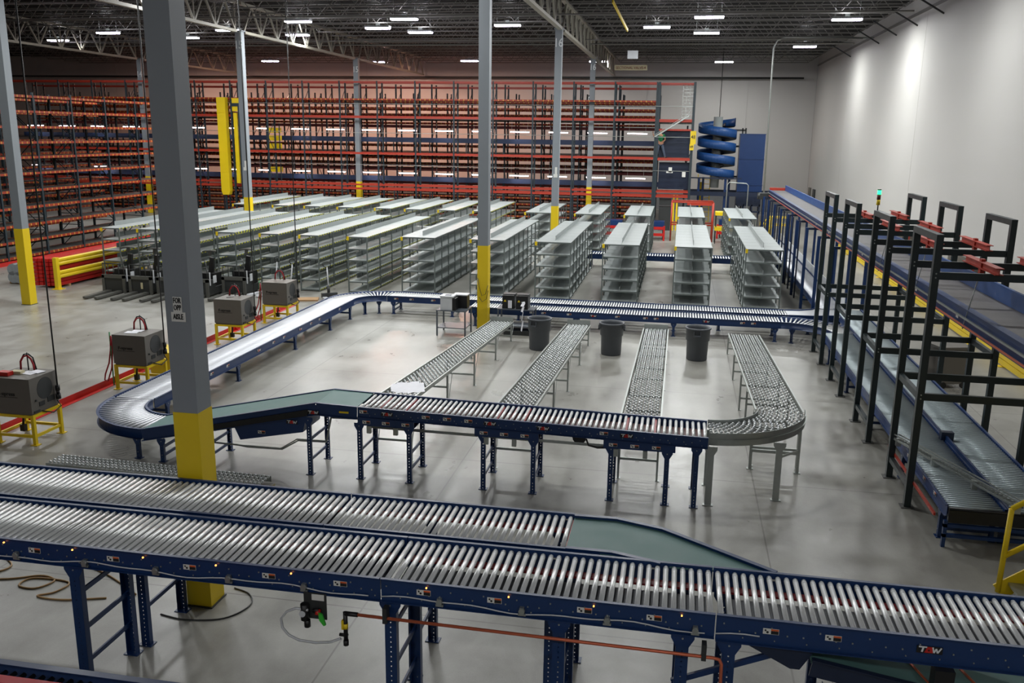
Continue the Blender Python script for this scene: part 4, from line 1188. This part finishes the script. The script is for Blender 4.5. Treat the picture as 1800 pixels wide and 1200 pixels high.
for s in (-1, 1): fm.lo(s * .03 - .01, -.108, 1.668, s * .03 + .01, -.1, 1.676)
fm.lo(-.02, -.104, 1.607, .02, -.096, 1.613); fm.obj('face', 'hair', pt)
for s, c in ((-1, (-.5, -.12, 1.5)), (1, (.12, -.16, 1.0))):
    b = MB(); d = 1 if s < 0 else -1
    for k in range(4): b.tube([(c[0] - .03 + .02 * k, c[1] - .01, c[2] + .03 * d), (c[0] - .03 + .02 * k, c[1] - .03, c[2] + (.09 - .006 * abs(k - 1.5)) * d), (c[0] - .03 + .02 * k, c[1] - .05, c[2] + .105 * d)], .009, 6)
    b.tube([(c[0] + .035, c[1], c[2]), (c[0] + .06, c[1] - .03, c[2] + .04 * d)], .01, 6)
    b.obj('fingers', 'skin', pt)
for s in ((-.2, -.04), (.35, .04)):
    b = MB(); b.lo(s[0] - .05, s[1] - .17, 0, s[0] + .05, s[1] + .13, .09); b.obj('shoe', 'black', pt)

# spiral chute
t = thing('spiral_conveyor', 'tall blue spiral conveyor winding round a pale central drum', 'spiral conveyor', (2.15, 58.5, 0))
MB().cyl((0, 0, 2.4), (0, 0, 6.75), .28, 20).obj('central_drum', 'shelf', t)
def helix(r0, r1, za, zb, turns, th0, zt, seg=40):
    b = MB(); n = int(seg * abs(turns))
    for i in range(n):
        a0 = th0 + 2 * PI * turns * i / n; a1 = th0 + 2 * PI * turns * (i + 1) / n
        z0 = za + (zb - za) * i / n; z1 = za + (zb - za) * (i + 1) / n
        k = len(b.v)
        for a, z in ((a0, z0), (a1, z1)):
            b.v += [(r0 * math.cos(a), r0 * math.sin(a), z), (r1 * math.cos(a), r1 * math.sin(a), z), (r0 * math.cos(a), r0 * math.sin(a), z + zt), (r1 * math.cos(a), r1 * math.sin(a), z + zt)]
        b.face((k, k + 4, k + 5, k + 1)); b.face((k + 2, k + 3, k + 7, k + 6)); b.face((k, k + 2, k + 6, k + 4), True); b.face((k + 1, k + 5, k + 7, k + 3), True)
    return b
helix(1.15, 1.19, 2.9, 6.2, -4, .4, .5).obj('outer_band', 'brightblue', t)
helix(.3, 1.15, 2.9, 6.15, -4, .4, .05).obj('slide_bed', 'dark', t)
helix(.5, .53, 2.85, 6.1, -4, .4, .3).obj('inner_band', 'navy', t)
for a in (.6, 2.2, 3.7, 5.3):
    MB().lo(-.07, -.07, 0, .07, .07, 3.0).obj('leg', 'blue', t, (1.15 * math.cos(a), 1.15 * math.sin(a), 0))
b = MB(); b.lo(-1.9, -1.3, 1.95, 4.0, -1.2, 2.2); b.lo(-1.9, 1.2, 1.95, 4.0, 1.3, 2.2); b.lo(-1.9, -1.3, 3.0, 1.6, -1.25, 3.08); b.obj('base_beam', 'navy', t)
b = MB()
for z in (3.0, 4.9, 5.9):
    b.lo(1.1, 1.0, z, 1.8, 1.06, z + .12)
for x in (1.55, 1.75): b.lo(x, 1.0, 0, x + .09, 1.1, 6.1)
b.obj('support_post', 'dark', t)
b = MB(); b.lo(-1.9, 1.0, 0, -1.8, 1.1, 6.2); b.lo(-1.6, 1.6, 0, -1.5, 1.7, 6.2)
for i in range(5): b.bar((-1.85, 1.05, .4 + 1.1 * i), (-1.55, 1.65, 1.3 + 1.1 * i), .03, .03)
b.obj('lattice_post', 'rackpost', t)
MB().tube([(.1, 1.0, 6.3), (.1, 1.0, 11.0)], .025, 6).obj('hanger_rod', 'dark', t)
t = thing('access_stair', 'yellow access stair half hidden behind the spiral conveyor', 'stair', (1.2, 61.0, 0))
b = MB(); b.bar((0, 0, 0), (0, 1.6, 3.0), .05, .2); b.bar((.8, 0, 0), (.8, 1.6, 3.0), .05, .2)
for i in range(10): b.lo(0, .16 * i, .3 * i, .8, .16 * i + .14, .3 * i + .03)
b.lo(-.02, .0, 0, .4, .05, 2.6); b.obj('stringer', 'yellow', t)
# vertical blue enclosure
t = thing('vertical_conveyor', 'tall flat blue enclosure standing beside the spiral conveyor', 'lift', (3.55, 58.2, 0))
b = MB(); b.lo(0, 0, 2.2, 1.52, 1.2, 5.75)
for z in (2.6, 4.2, 5.7): b.lo(-.02, -.03, z, 1.54, 0, z + .05)
b.obj('enclosure', 'blue', t)
b = MB(); b.lo(0, .05, 1.3, 1.5, 1.1, 2.2); b.obj('lower_hood', 'navy', t)
b = MB()
for x in (.0, .45, .95, 1.42): b.lo(x, .05, 0, x + .08, .12, 1.4); b.lo(x, 1.0, 0, x + .08, 1.08, 1.4)
b.lo(0, .05, .9, 1.5, .1, 1.0); b.obj('leg', 'navy', t)
tag(MB().tube([(2.65, 52.2, 0), (2.65, 52.2, 2.9), (2.75, 52.2, 3.05), (3.7, 52.2, 3.0), (3.8, 52.2, 2.9), (3.8, 52.2, 0)], .03, 8).obj('pipe_loop', 'galv'), 'bent silver pipe hoop standing in front of the spiral', 'pipe')
# orange lift cage and yellow tables
t = thing('lift_cage', 'orange and yellow tubular cage standing past the far shelving', 'cage', (-.35, 49.0, 0))
b = MB()
for x in (0, 2.2):
    for y in (0, 1.2): b.cyl((x, y, 0), (x, y, 2.1), .04, 8)
for z in (2.1, .9):
    b.tube([(0, 0, z), (2.2, 0, z), (2.2, 1.2, z), (0, 1.2, z), (0, 0, z)], .04, 8)
b.lo(.8, -.03, 1.95, 2.1, .03, 2.15); b.obj('cage_tube', 'orange', t)
for i, (x, z) in enumerate(((1.95, .9), (1.95, .3))):
    pass
t = thing('lift_table', 'yellow two tier lift table beside the orange cage', 'table', (1.95, 48.3, 0))
MB().lo(0, 0, 1.5, 1.1, .8, 1.68).obj('upper_tray', 'yellow', t); MB().lo(0, 0, .7, 1.1, .8, .88).obj('lower_tray', 'yellow', t)
b = MB()
for x in (.02, 1.04):
    for y in (.02, .72): b.lo(x, y, 0, x + .05, y + .05, 1.5)
b.obj('leg', 'dark', t)

# ------------------------------------------------------------------ belt conveyor and gantries
t = thing('belt_conveyor', 'long elevated grey belt conveyor with blue sides along the white wall', 'conveyor', (4.5, 11.6, 0))
Lb = 35.6; za, zb = 3.05, 2.97
zz = lambda y: za + (zb - za) * y / Lb
b = MB(); b.bar((0, 0, za - .14), (0, Lb, zb - .14), .02, .28); b.bar((-.03, 0, za), (-.03, Lb, zb), .07, .012); b.bar((-.03, 0, za - .28), (-.03, Lb, zb - .28), .07, .012); b.bar((.05, 0, za - .02), (.05, Lb, zb - .02), .09, .02); b.obj('side_rail', 'blue', t)
b = MB(); b.bar((.77, 0, za + .03), (.77, Lb, zb + .03), .02, .4); b.bar((.785, 0, za + .235), (.785, Lb, zb + .235), .05, .012); b.obj('side_guard', 'brightblue', t)
MB().bar((.42, 0, za - .03), (.42, Lb, zb - .03), .68, .015).obj('belt', 'beltgrey', t)
MB().bar((.4, 0, za - .27), (.4, Lb, zb - .27), .74, .02).obj('bottom_pan', 'navy', t)
MB().bar((-.07, 0, za - .13), (-.07, Lb, zb - .13), .025, .03).obj('conduit', 'galv', t)
MB().bar((-.07, 0, za - .25), (-.07, Lb, zb - .25), .02, .025).obj('orange_air_line', 'copper', t)
for i in range(9):
    y = 13.6 + 2.65 * i
    for j, x in enumerate((-.3, 1.12)):
        place('leg', cached(('blueleg', i), lambda: MB().lo(-.045, -.045, 0, .045, .045, zz(y) - .3).mesh('leg', 'blue')), t, (x, y, 0))
    MB().lo(-.3, y - .03, zz(y) - .37, 1.15, y + .03, zz(y) - .3).obj('cross_beam', 'navy', t)
for i in range(16):
    y = 20.9 + 1.0 * i
    MB().lo(-.3, y, 0, -.25, y + .05, zz(y) - .3).obj('leg', 'navy', t)
b = MB(); b.lo(0.02, Lb, zb - .1, .8, Lb + .25, zb + .1); b.obj('end_housing', 'orange', t)
b = MB(); b.lo(-.5, Lb - .6, zb - .45, 0, Lb + .1, zb - .15); b.cyl((-.6, Lb - .3, zb - .3), (-.2, Lb - .3, zb - .3), .16, 12); b.obj('drive_motor', 'dark', t)
for i in range(7): MB().box(-.016, 3.4 + 2.6 * i, zz(3.4 + 2.6 * i) - .2, .004, .12, .05).obj('label', 'white', t)

GY = [(13.83, 15.09), (16.86, 18.15), (19.95, 21.3), (22.82, 24.18)]
GL = ['nearest the viewer', 'second away', 'third away', 'farthest, beside the merge spur']
for k, (ya, yb) in enumerate(GY):
    t = thing('gantry_frame', 'dark green steel gantry straddling the belt conveyor, ' + GL[k], 'gantry', (3.76, ya, 0))
    d = yb - ya; H = 4.25; W = 2.0; w2 = .1
    for x in (0, W):
        for y in (0, d):
            po = MB().lo(x - .05, y - .05, 0, x + .05, y + .05, H).obj('post', 'green_black', t); MB().lo(x - .1, y - .09, 0, x + .1, y + .09, .015).obj('base_plate', 'rackdeck', po)
        MB().lo(x - .05, .05, H - .1, x + .05, d - .05, H).obj('top_bar', 'green_black', t)
        MB().lo(x - .035, .05, .3, x + .035, d - .05, .38).obj('bottom_bar', 'green_black', t)
        MB().lo(x - .035, .05, 1.74, x + .035, d - .05, 1.84).obj('middle_bar', 'green_black', t)
    for y in (0, d):
        for z in (1.85, 3.7):
            MB().lo(.05, y - .03, z - .11, W - .05, y + .03, z).obj('cross_beam', 'green_black', t)
            b = MB()
            for q in (-.02, -.08): b.cyl((0, y - .06, z + q), (0, y - .05, z + q), .012, 6)
            b.obj('bolt', 'galv', t)
    for x in (.82, 1.62):
        b = MB()
        for zq in (3.7, 3.79): b.lo(x - .055, -.15, zq, x + .06, d + .15, zq + .012)
        b.lo(x - .006, -.15, 3.7, x + .006, d + .15, 3.8); b.lo(x - .03, d / 2 - .05, 3.6, x + .03, d / 2 + .05, 3.84); b.obj('hanger_beam', 'orange', t)
        b = MB(); b.cyl((x - .16 if x < 1 else x - .05, d / 2, zz(ya - 11.6 + d / 2) - .3), (x, d / 2, 3.7), .008, 6); b.obj('hanger_rod', 'galv', t)
t = thing('signal_tower', 'small signal light with a lit green lens on a gantry corner', 'signal light', (3.76, 18.15, 4.25))
MB().cyl((0, 0, 0), (0, 0, .1), .012, 8).obj('pole', 'black', t)
MB().cyl((0, 0, .1), (0, 0, .2), .035, 12).obj('yellow_lens', 'yellow', t); MB().cyl((0, 0, .2), (0, 0, .3), .035, 12).obj('red_lens', 'darkred', t)
MB().cyl((0, 0, .3), (0, 0, .38), .036, 12).obj('green_lens', 'ledgreen', t); MB().cyl((0, 0, .38), (0, 0, .4), .036, 12).obj('cap', 'black', t)
# dark frames right of the belt, lower
for i, (y, x) in enumerate(((13.9, 7.3), (15.2, 7.3))):
    pass
# yellow guard rail near the wall
t = thing('guard_rail', 'long double yellow guard rail on the floor before the white wall', 'guard rail', (8.3, 9, 0))
for z in (.12, .28): MB().lo(-.04, 0, z - .07, .02, 40, z + .07).obj('rail_beam', 'yellow', t)
for i in range(17):
    b = MB(); b.lo(.02, 2.45 * i - .05, 0, .12, 2.45 * i + .05, .38); b.lo(-.12, 2.45 * i - .12, 0, .2, 2.45 * i + .12, .015); b.obj('post', 'yellow', t)
for i, (ya, yb, z) in enumerate(((30.0, 32.0, 1.95), (38.3, 40.6, 1.9), (34.4, 35.2, 1.7))):
    t = thing('electrical_cabinet', 'grey electrical cabinet on the white wall, %s' % ['nearest of three', 'farthest of three', 'narrow middle one'][i], 'cabinet', (9.03, ya, 0))
    MB().lo(0, 0, .1, .38, yb - ya, z).obj('cabinet_body', 'charger', t)
    MB().lo(-.012, .06, .16, 0, (yb - ya) / 2 - .02, z - .06).obj('door', 'charger', t)
    MB().lo(-.012, (yb - ya) / 2 + .02, .16, 0, yb - ya - .06, z - .06).obj('door', 'charger', t)
    MB().lo(0, 0, 0, .38, yb - ya, .1).obj('plinth', 'dark', t)
    b = MB(); b.lo(.2, -.03, .1, .25, 0, z); b.obj('side_conduit', 'orange', t)
for i, (y, z0_) in enumerate(((68.2, .9), (66.0, .9))):
    o = MB().lo(9.33, y, .9 + .2, 9.42, y + .9, 2.0).obj('wall_box', 'dark' if i else 'charger'); tag(o, 'small %s box on the white wall near the far corner' % ('dark' if i else 'pale grey'), 'box')
# yellow crossover rails at the far end of the belt conveyor
t = thing('crossover_stair', 'yellow handrails of a crossover stair under the far belt conveyor', 'stair', (4.0, 48.0, 0))
b = MB()
for y in (0, .8):
    b.tube([(0, y, .2), (.7, y, 1.5), (1.8, y, 1.5), (1.8, y, 0)], .035, 6); b.tube([(.35, y, .4), (.9, y, 1.1), (1.8, y, 1.1)], .03, 6)
    for x in (.8, 1.3): b.cyl((x, y, 0), (x, y, 1.5), .03, 6)
b.obj('handrail', 'yellow', t)
b = MB()
for i in range(4): b.lo(.1 + .18 * i, .05, .18 * i, .3 + .18 * i, .75, .18 * i + .03)
b.obj('tread', 'galv', t)
t = thing('electrical_post', 'grey floor cabinet with a tall silver conduit rising to the roof', 'cabinet', (4.3, 50.0, 0))
MB().lo(0, 0, 0, .4, .3, 1.45).obj('cabinet_body', 'charger', t)
MB().tube([(.2, .1, 1.45), (.1, 0, 10.1), (.25, 0, 10.45), (.6, 0, 10.6), (5.0, 0, 10.55)], .045, 8).obj('conduit', 'galv', t)
MB().lo(.1, -.01, .9, .2, 0, 1.1).obj('label', 'yellow', t)

# crossover stair in the near corner
t = thing('crossover_stair', 'yellow stair handrail in the near corner past the front conveyor', 'stair', (4.25, 11.2, 0))
b = MB()
def seg(p, q, r=.035): b.cyl(p, q, r, 8)
for y in (0, -.9):
    seg((0, y, .02), (.02, y, 1.15)); seg((.02, y, 1.15), (2.0, y, 2.6)); seg((0, y, .5), (2.0, y, 1.95)); seg((1.4, y, .9), (1.4, y, 2.2))
b.obj('handrail', 'yellow', t)
b = MB()
for y in (0, -.9): b.bar((0, y, .02), (2.0, y, 1.5), .02, .22)
b.obj('stringer', 'yellow', t)
b = MB()
for i in range(7): b.lo(.1 + .27 * i, -.88, .14 + .2 * i, .36 + .27 * i, -.02, .17 + .2 * i)
b.obj('tread', 'galv', t)
MB().lo(1.5, -.42, 0, 1.62, -.3, 1.1).obj('support_post', 'dark', t)

# ------------------------------------------------------------------ chargers
def charger(y, label, hoop, paper=0, side_stand=False, x=-11.9):
    s = thing('charger_stand', 'yellow stand under the ' + label.replace('battery ', '').replace(' with white papers on top and a cable post', ' with papers and a cable post').replace(', dark pen on top', ''), 'stand', (x, y, 0))
    w_, d_, h_ = .74, .7, .56
    for sx in (0, w_):
        for sy in (0, d_):
            b = MB(); b.lo(sx - .03, sy - .03, 0, sx + .03, sy + .03, h_); b.lo(sx - .07, sy - .06, 0, sx + .07, sy + .06, .012); b.obj('leg', 'yellow', s)
    b = MB()
    for z in (.16, h_ - .03):
        b.lo(0, -.02, z - .025, w_, .02, z + .025); b.lo(0, d_ - .02, z - .025, w_, d_ + .02, z + .025); b.lo(-.02, 0, z - .025, .02, d_, z + .025); b.lo(w_ - .02, 0, z - .025, w_ + .02, d_, z + .025)
    b.lo(0, 0, h_ - .01, w_, d_, h_); b.obj('stand_rail', 'yellow', s)
    c = thing('battery_charger', label, 'charger', (x - .02, y - .03, h_))
    b = MB(); b.lo(0, 0, .03, .78, .72, .67); b.lo(.02, .02, 0, .76, .7, .03); cb = b.obj('charger_body', 'charger', c)
    b = MB(); b.cyl((.78, .38, .42), (.784, .38, .42), .2, 24); b.obj('fan_grille', 'dark', cb)
    b = MB(); b.lo(.78, .2, .12, .79, .34, .2); b.lo(.78, .42, .14, .79, .6, .24); b.cyl((.78, .12, .25), (.8, .12, .25), .02, 8); b.lo(.76, .05, .03, .79, .2, .07); b.obj('control_panel', 'dark', c)
    put_text('charger_mark', 'F-xpress', .1, 'letter', (.3, -.004, .38), cb)
    MB().lo(.1, -.003, .315, .52, -.001, .325).obj('underline', 'letter', cb)
    b = MB(); b.lo(-.02, .05, .08, 0, .6, .3); b.obj('green_edge', 'greenplug', c)
    if hoop:
        b = MB(); cx, cy = .28, .6
        b.tube([(cx - .13, cy, .67), (cx - .12, cy, .82), (cx - .05, cy, .92), (cx + .03, cy, .94), (cx + .1, cy, .88), (cx + .14, cy, .78), (cx + .15, cy, .67)], .018, 6); b.obj('cable_loop', 'redcable', c)
        b = MB(); b.tube([(cx - .16, cy + .03, .67), (cx - .14, cy + .03, .83), (cx - .06, cy + .03, .95), (cx + .03, cy + .03, .965), (cx + .12, cy + .03, .9), (cx + .17, cy + .03, .67)], .014, 6); b.cyl((cx + .03, cy, .67), (cx + .03, cy, 1.0), .012, 6); b.obj('cable_hanger', 'black', c)
    b = MB(); b.tube([(.35, .3, 0), (.34, .3, -.15), (.33, .28, -.3)], .02, 6); b.lo(.29, .24, -.4, .38, .32, -.28); b.obj('power_plug', 'black', c)
    b = MB(); b.tube([(.82, .62, .12), (.86, .66, .0), (.82, .5, -.08), (.79, .25, .02)], .012, 5); b.obj('lead', 'black', c)
    b = MB(); b.cyl((.84, .64, .3), (.84, .64, .4), .04, 8); b.cyl((.84, .64, .14), (.84, .64, .24), .045, 8); b.cyl((.84, .64, .24), (.84, .64, .3), .03, 8); b.cyl((.84, .64, .4), (.83, .64, 10.2), .014, 6); b.obj('hanging_power_cord', 'black', c)
    if side_stand:
        b = MB(); b.cyl((-.12, .1, -.5), (-.12, .1, .7), .015, 6); b.obj('cable_post', 'greenplug', c)
        b = MB(); b.tube([(-.1, .1, .62), (-.13, .1, .3), (-.18, .08, 0), (-.28, .06, -.25), (-.3, .05, -.38), (-.22, .05, -.4), (-.12, .08, -.1), (-.08, .1, .3), (-.09, .1, .6)], .016, 6); b.obj('hanging_cable', 'redcable', c)
    return c
c1 = charger(13.32, 'grey battery charger nearest the viewer with a red box on top', True)
c2 = charger(16.85, 'grey battery charger with white papers on top and a cable post beside it', True, side_stand=True)
c3 = charger(21.2, 'grey battery charger seen just past the large column, dark pen on top', True)
c4 = charger(24.0, 'grey battery charger farthest from the viewer by the hand pallet truck', True, side_stand=True)
TZ = .56 + .67
o = tag(MB().lo(0, 0, 0, .22, .14, .07).obj('parts_box', ['red'], None, (-11.86, 13.4, TZ + .002)), 'small red cardboard box lying on the nearest charger', 'box')
o = tag(MB().lo(0, 0, 0, .2, .13, .05).obj('parts_box', ['cream'], None, (-11.72, 13.55, TZ + .002), .1), 'small tan and blue box next to the red box on the nearest charger', 'box')
def sheetm(): 
    b = MB(); b.lo(0, 0, 0, .28, .2, .006); b.lo(.1, .12, .006, .33, .3, .012); return b
tag(sheetm().obj('papers', 'paper', None, (-11.6, 13.62, TZ + .002), -.2), 'white papers lying on the nearest charger behind the boxes', 'papers')
tag(sheetm().obj('papers', 'paper', None, (-11.75, 17.0, TZ + .002), .15), 'white papers lying on the second charger from the viewer', 'papers')
tag(MB().bar((0, 0, .006), (.16, .1, .006), .012, .01).obj('pen', 'black', None, (-11.7, 21.45, TZ + .002)), 'dark pen lying on top of the third charger', 'pen')
t = thing('floor_tote', 'yellow plastic tote on the floor behind the second charger', 'tote', (-12.0, 18.2, 0))
b = MB(); b.prism([(.05, 0), (.55, 0), (.62, .5), (0, .5)], 0, .7, lambda a, c, tt: (a, tt, c)); b.lo(-.03, -.03, .47, .65, .73, .52); b.obj('tote_body', 'yellow', t)
# red guard angle
t = thing('guard_rail', 'long low red guard rail on the floor running past the chargers', 'guard rail', (-12.27, 10.5, 0))
b = MB(); b.lo(-.01, 0, 0, .0, 16.5, .14); b.lo(-.01, 0, 0, .12, 16.5, .01); b.obj('rail_angle', 'red', t)
for i in range(6):
    MB().prism([(0, .01), (.1, .01), (0, .12)], -.01, .01, lambda a, c, tt: (a, tt, c)).obj('gusset', 'red', t, (0, 1.2 + 2.8 * i, 0))

# ------------------------------------------------------------------ pallet trucks
def truck(x, y, label, rz=0.0, note=False):
    t = thing('rider_pallet_truck', label, 'pallet truck', (x, y, 0), rz)
    for s in (-1, 1):
        b = MB(); b.prism([(-.09, 0), (.09, 0), (.09, -1.25), (.05, -1.36), (-.05, -1.36), (-.09, -1.25)], .03, .1); b.obj('fork', 'forkgrey', t, (s * .21, 0, 0))
    b = MB(); b.lo(-.42, 0, .06, .42, .5, .56); b.lo(-.42, .5, .06, .42, 1.15, .3); b.obj('battery_box', 'dark', t)
    b = MB(); b.lo(-.44, -.03, .0, -.34, .03, .62); b.lo(.34, -.03, .0, .44, .03, .62); b.lo(-.44, -.03, .52, .44, .03, .64); b.obj('front_frame', 'forkgrey', t)
    b = MB()
    for k in range(5): b.cyl((-.4 + .2 * k, .02, .62), (-.4 + .2 * k, .02, 1.02), .014, 6)
    b.tube([(-.4, .02, 1.02), (.4, .02, 1.02)], .02, 6); b.tube([(.4, .02, .9), (.36, .05, 1.15), (.2, .25, 1.25), (.05, .4, 1.24)], .018, 6); b.obj('load_guard', 'dark', t)
    b = MB(); b.lo(-.34, .55, .3, .34, 1.1, .74); b.prism([(.02, .74), (.2, .74), (.24, 1.25), (.1, 1.27)], .78, .88, lambda a, c, tt: (a, tt, c)); b.obj('power_unit', 'black', t)
    b = MB(); b.bar((.1, .8, 1.33), (.16, .75, 1.52), .1, .06); b.tube([(-.12, .72, 1.46), (.0, .7, 1.5), (.2, .7, 1.52), (.38, .74, 1.5)], .03, 6); b.obj('steering_handle', 'forkgrey', t)
    b = MB(); b.lo(.42, .1, .4, .45, .14, .85); b.lo(.42, .35, .45, .44, .55, .7); b.obj('side_panel', 'offwhite', t)
    for s in (-1, 1): MB().cyl((s * .3 - .04, 1.0, .1), (s * .3 + .04, 1.0, .1), .1, 12).obj('wheel', 'black', t)
    if note: MB().lo(.02, -.036, .2, .1, -.032, .42).obj('note', 'cream', t)
    return t
M['forkgrey'] = mat('fork_grey_paint', (92, 92, 88), 0.45, 0.3)
tx = [(-19.1, 27.35, 'dark rider pallet truck at the end of the row beside the yellow rail stack'), (-18.05, 27.3, 'dark rider pallet truck with a cream note, second in the parked row'),
      (-17.0, 27.3, 'dark rider pallet truck directly behind the large near column'), (-15.95, 27.3, 'dark rider pallet truck just emerging past the large column'),
      (-14.95, 28.0, 'dark rider pallet truck parked last in the row beside the hand trucks')]
for i, (x, y, lb) in enumerate(tx): truck(x, y, lb, -.0, i == 1)
def hand_truck(x, y, label, rz):
    t = thing('hand_pallet_truck', label, 'pallet truck', (x, y, 0), rz)
    for s in (-1, 1):
        MB().prism([(-.075, 0), (.075, 0), (.075, 1.1), (.04, 1.18), (-.04, 1.18), (-.075, 1.1)], .03, .085).obj('fork', 'offwhite', t, (s * .19, 0, 0))
    b = MB(); b.lo(-.27, -.08, .05, .27, .05, .2); b.cyl((0, -.1, .1), (0, -.1, .42), .05, 10); b.obj('pump_body', 'dark', t)
    b = MB(); b.cyl((0, -.1, .4), (0, -.22, 1.05), .022, 8); b.obj('handle_shaft', 'offwhite', t)
    b = MB(); b.tube([(0, -.22, 1.02), (-.13, -.24, 1.1), (-.13, -.25, 1.2), (0, -.26, 1.24), (.13, -.25, 1.2), (.13, -.24, 1.1), (0, -.22, 1.02)], .014, 6); b.obj('handle_grip', 'black', t)
    for s in (-1, 1): MB().cyl((s * .06, -.13, .08), (s * .1, -.13, .08), .08, 12).obj('wheel', 'black', t)
hand_truck(-13.9, 28.9, 'white hand pallet truck beside the last dark rider truck', 2.9)
hand_truck(-13.15, 28.5, 'white hand pallet truck right behind the farthest charger', 2.9)
hand_truck(-11.55, 28.2, 'white hand pallet truck behind the far conveyor curve', 3.8)
t = thing('wood_pallet', 'flat tan wooden board on the floor behind the farthest charger', 'pallet', (-12.9, 27.3, 0), .3)
MB().lo(0, 0, 0, 1.2, .5, .05).obj('board', 'wood', t)
# stacked beams
t = thing('beam_stack', 'long stack of bundled red rack beams behind the yellow rails', 'beam stack', (-22.4, 27.6, 0))
n = 0
for iz in range(7):
    for ix in range(6):
        MB().lo(ix * .15, .05 * ((ix * 7 + iz * 3) % 3), iz * .14 + .08, ix * .15 + .13, 4.9, iz * .14 + .2).obj('rack_beam', 'red', t)
for y in (.6, 2.5, 4.2): MB().lo(0, y, 0, .9, y + .1, .08).obj('timber_block', 'wood', t)
t = thing('guard_rail', 'double yellow guard rail leaning along the stack of red beams', 'guard rail', (-21.42, 27.5, 0))
for z in (.5, .95):
    MB().prism([(0, z - .14), (.06, z - .1), (.06, z - .04), (.02, z), (.06, z + .04), (.06, z + .1), (0, z + .14)], 0, 5.2, lambda a, c, tt: (a, tt, c)).obj('rail_beam', 'yellow', t)
for y in (0, 5.0):
    b = MB(); b.lo(-.06, y - .08, 0, .08, y + .08, 1.12); b.lo(-.16, y - .16, 0, .18, y + .16, .02); b.obj('post', 'yellow', t)
t = thing('wrapped_bundle', 'grey bundle wrapped in clear plastic behind the lone yellow based column', 'bundle', (-23.7, 28.0, 0))
b = MB()
for i in range(4): b.cyl((.1 + .25 * (i % 2), .0, .25 + .28 * (i // 2)), (.1 + .25 * (i % 2) - .1, 3.2, .25 + .28 * (i // 2)), .22, 12)
b.obj('wrapped_load', 'wrap', t)
MB().lo(-.15, .1, 0, .65, 3.0, .1).obj('pallet_base', 'wood', t)

# hanging signs
t = thing('hanging_sign', 'cream SECTIONAL VALVE sign hanging below the roof by column 16', 'sign', (-3.3, 56.0, 9.5))
p1 = MB().lo(-.95, -.01, -.14, 1.0, .01, .16).obj('sign_plate', 'cream', t)
put_text('sign_text', 'SECTIONAL VALVE-4', .22, 'letterr', (0.02, -.02, 0), p1, sx=.88)
b = MB()
for x in (-.9, .95): b.cyl((x, 0, .15), (x, 0, 1.95), .006, 5)
b.obj('hanger_wire', 'dark', t)
t = thing('hanging_sign', 'small plain white panel hanging below the roof joists', 'sign', (-2.85, 50.0, 9.55))
MB().lo(-.28, -.01, 0, .28, .01, .42).obj('sign_plate', 'offwhite', t)
MB().cyl((0, 0, .42), (0, 0, 1.9), .006, 5).obj('hanger_wire', 'dark', t)
o = MB().bar((-2.9, 36.0, 10.55), (-2.45, 38.5, 9.75), .05, .12).obj('hanging_marker', 'yellow'); tag(o, 'yellow strip hanging askew from the roof joists', 'marker')
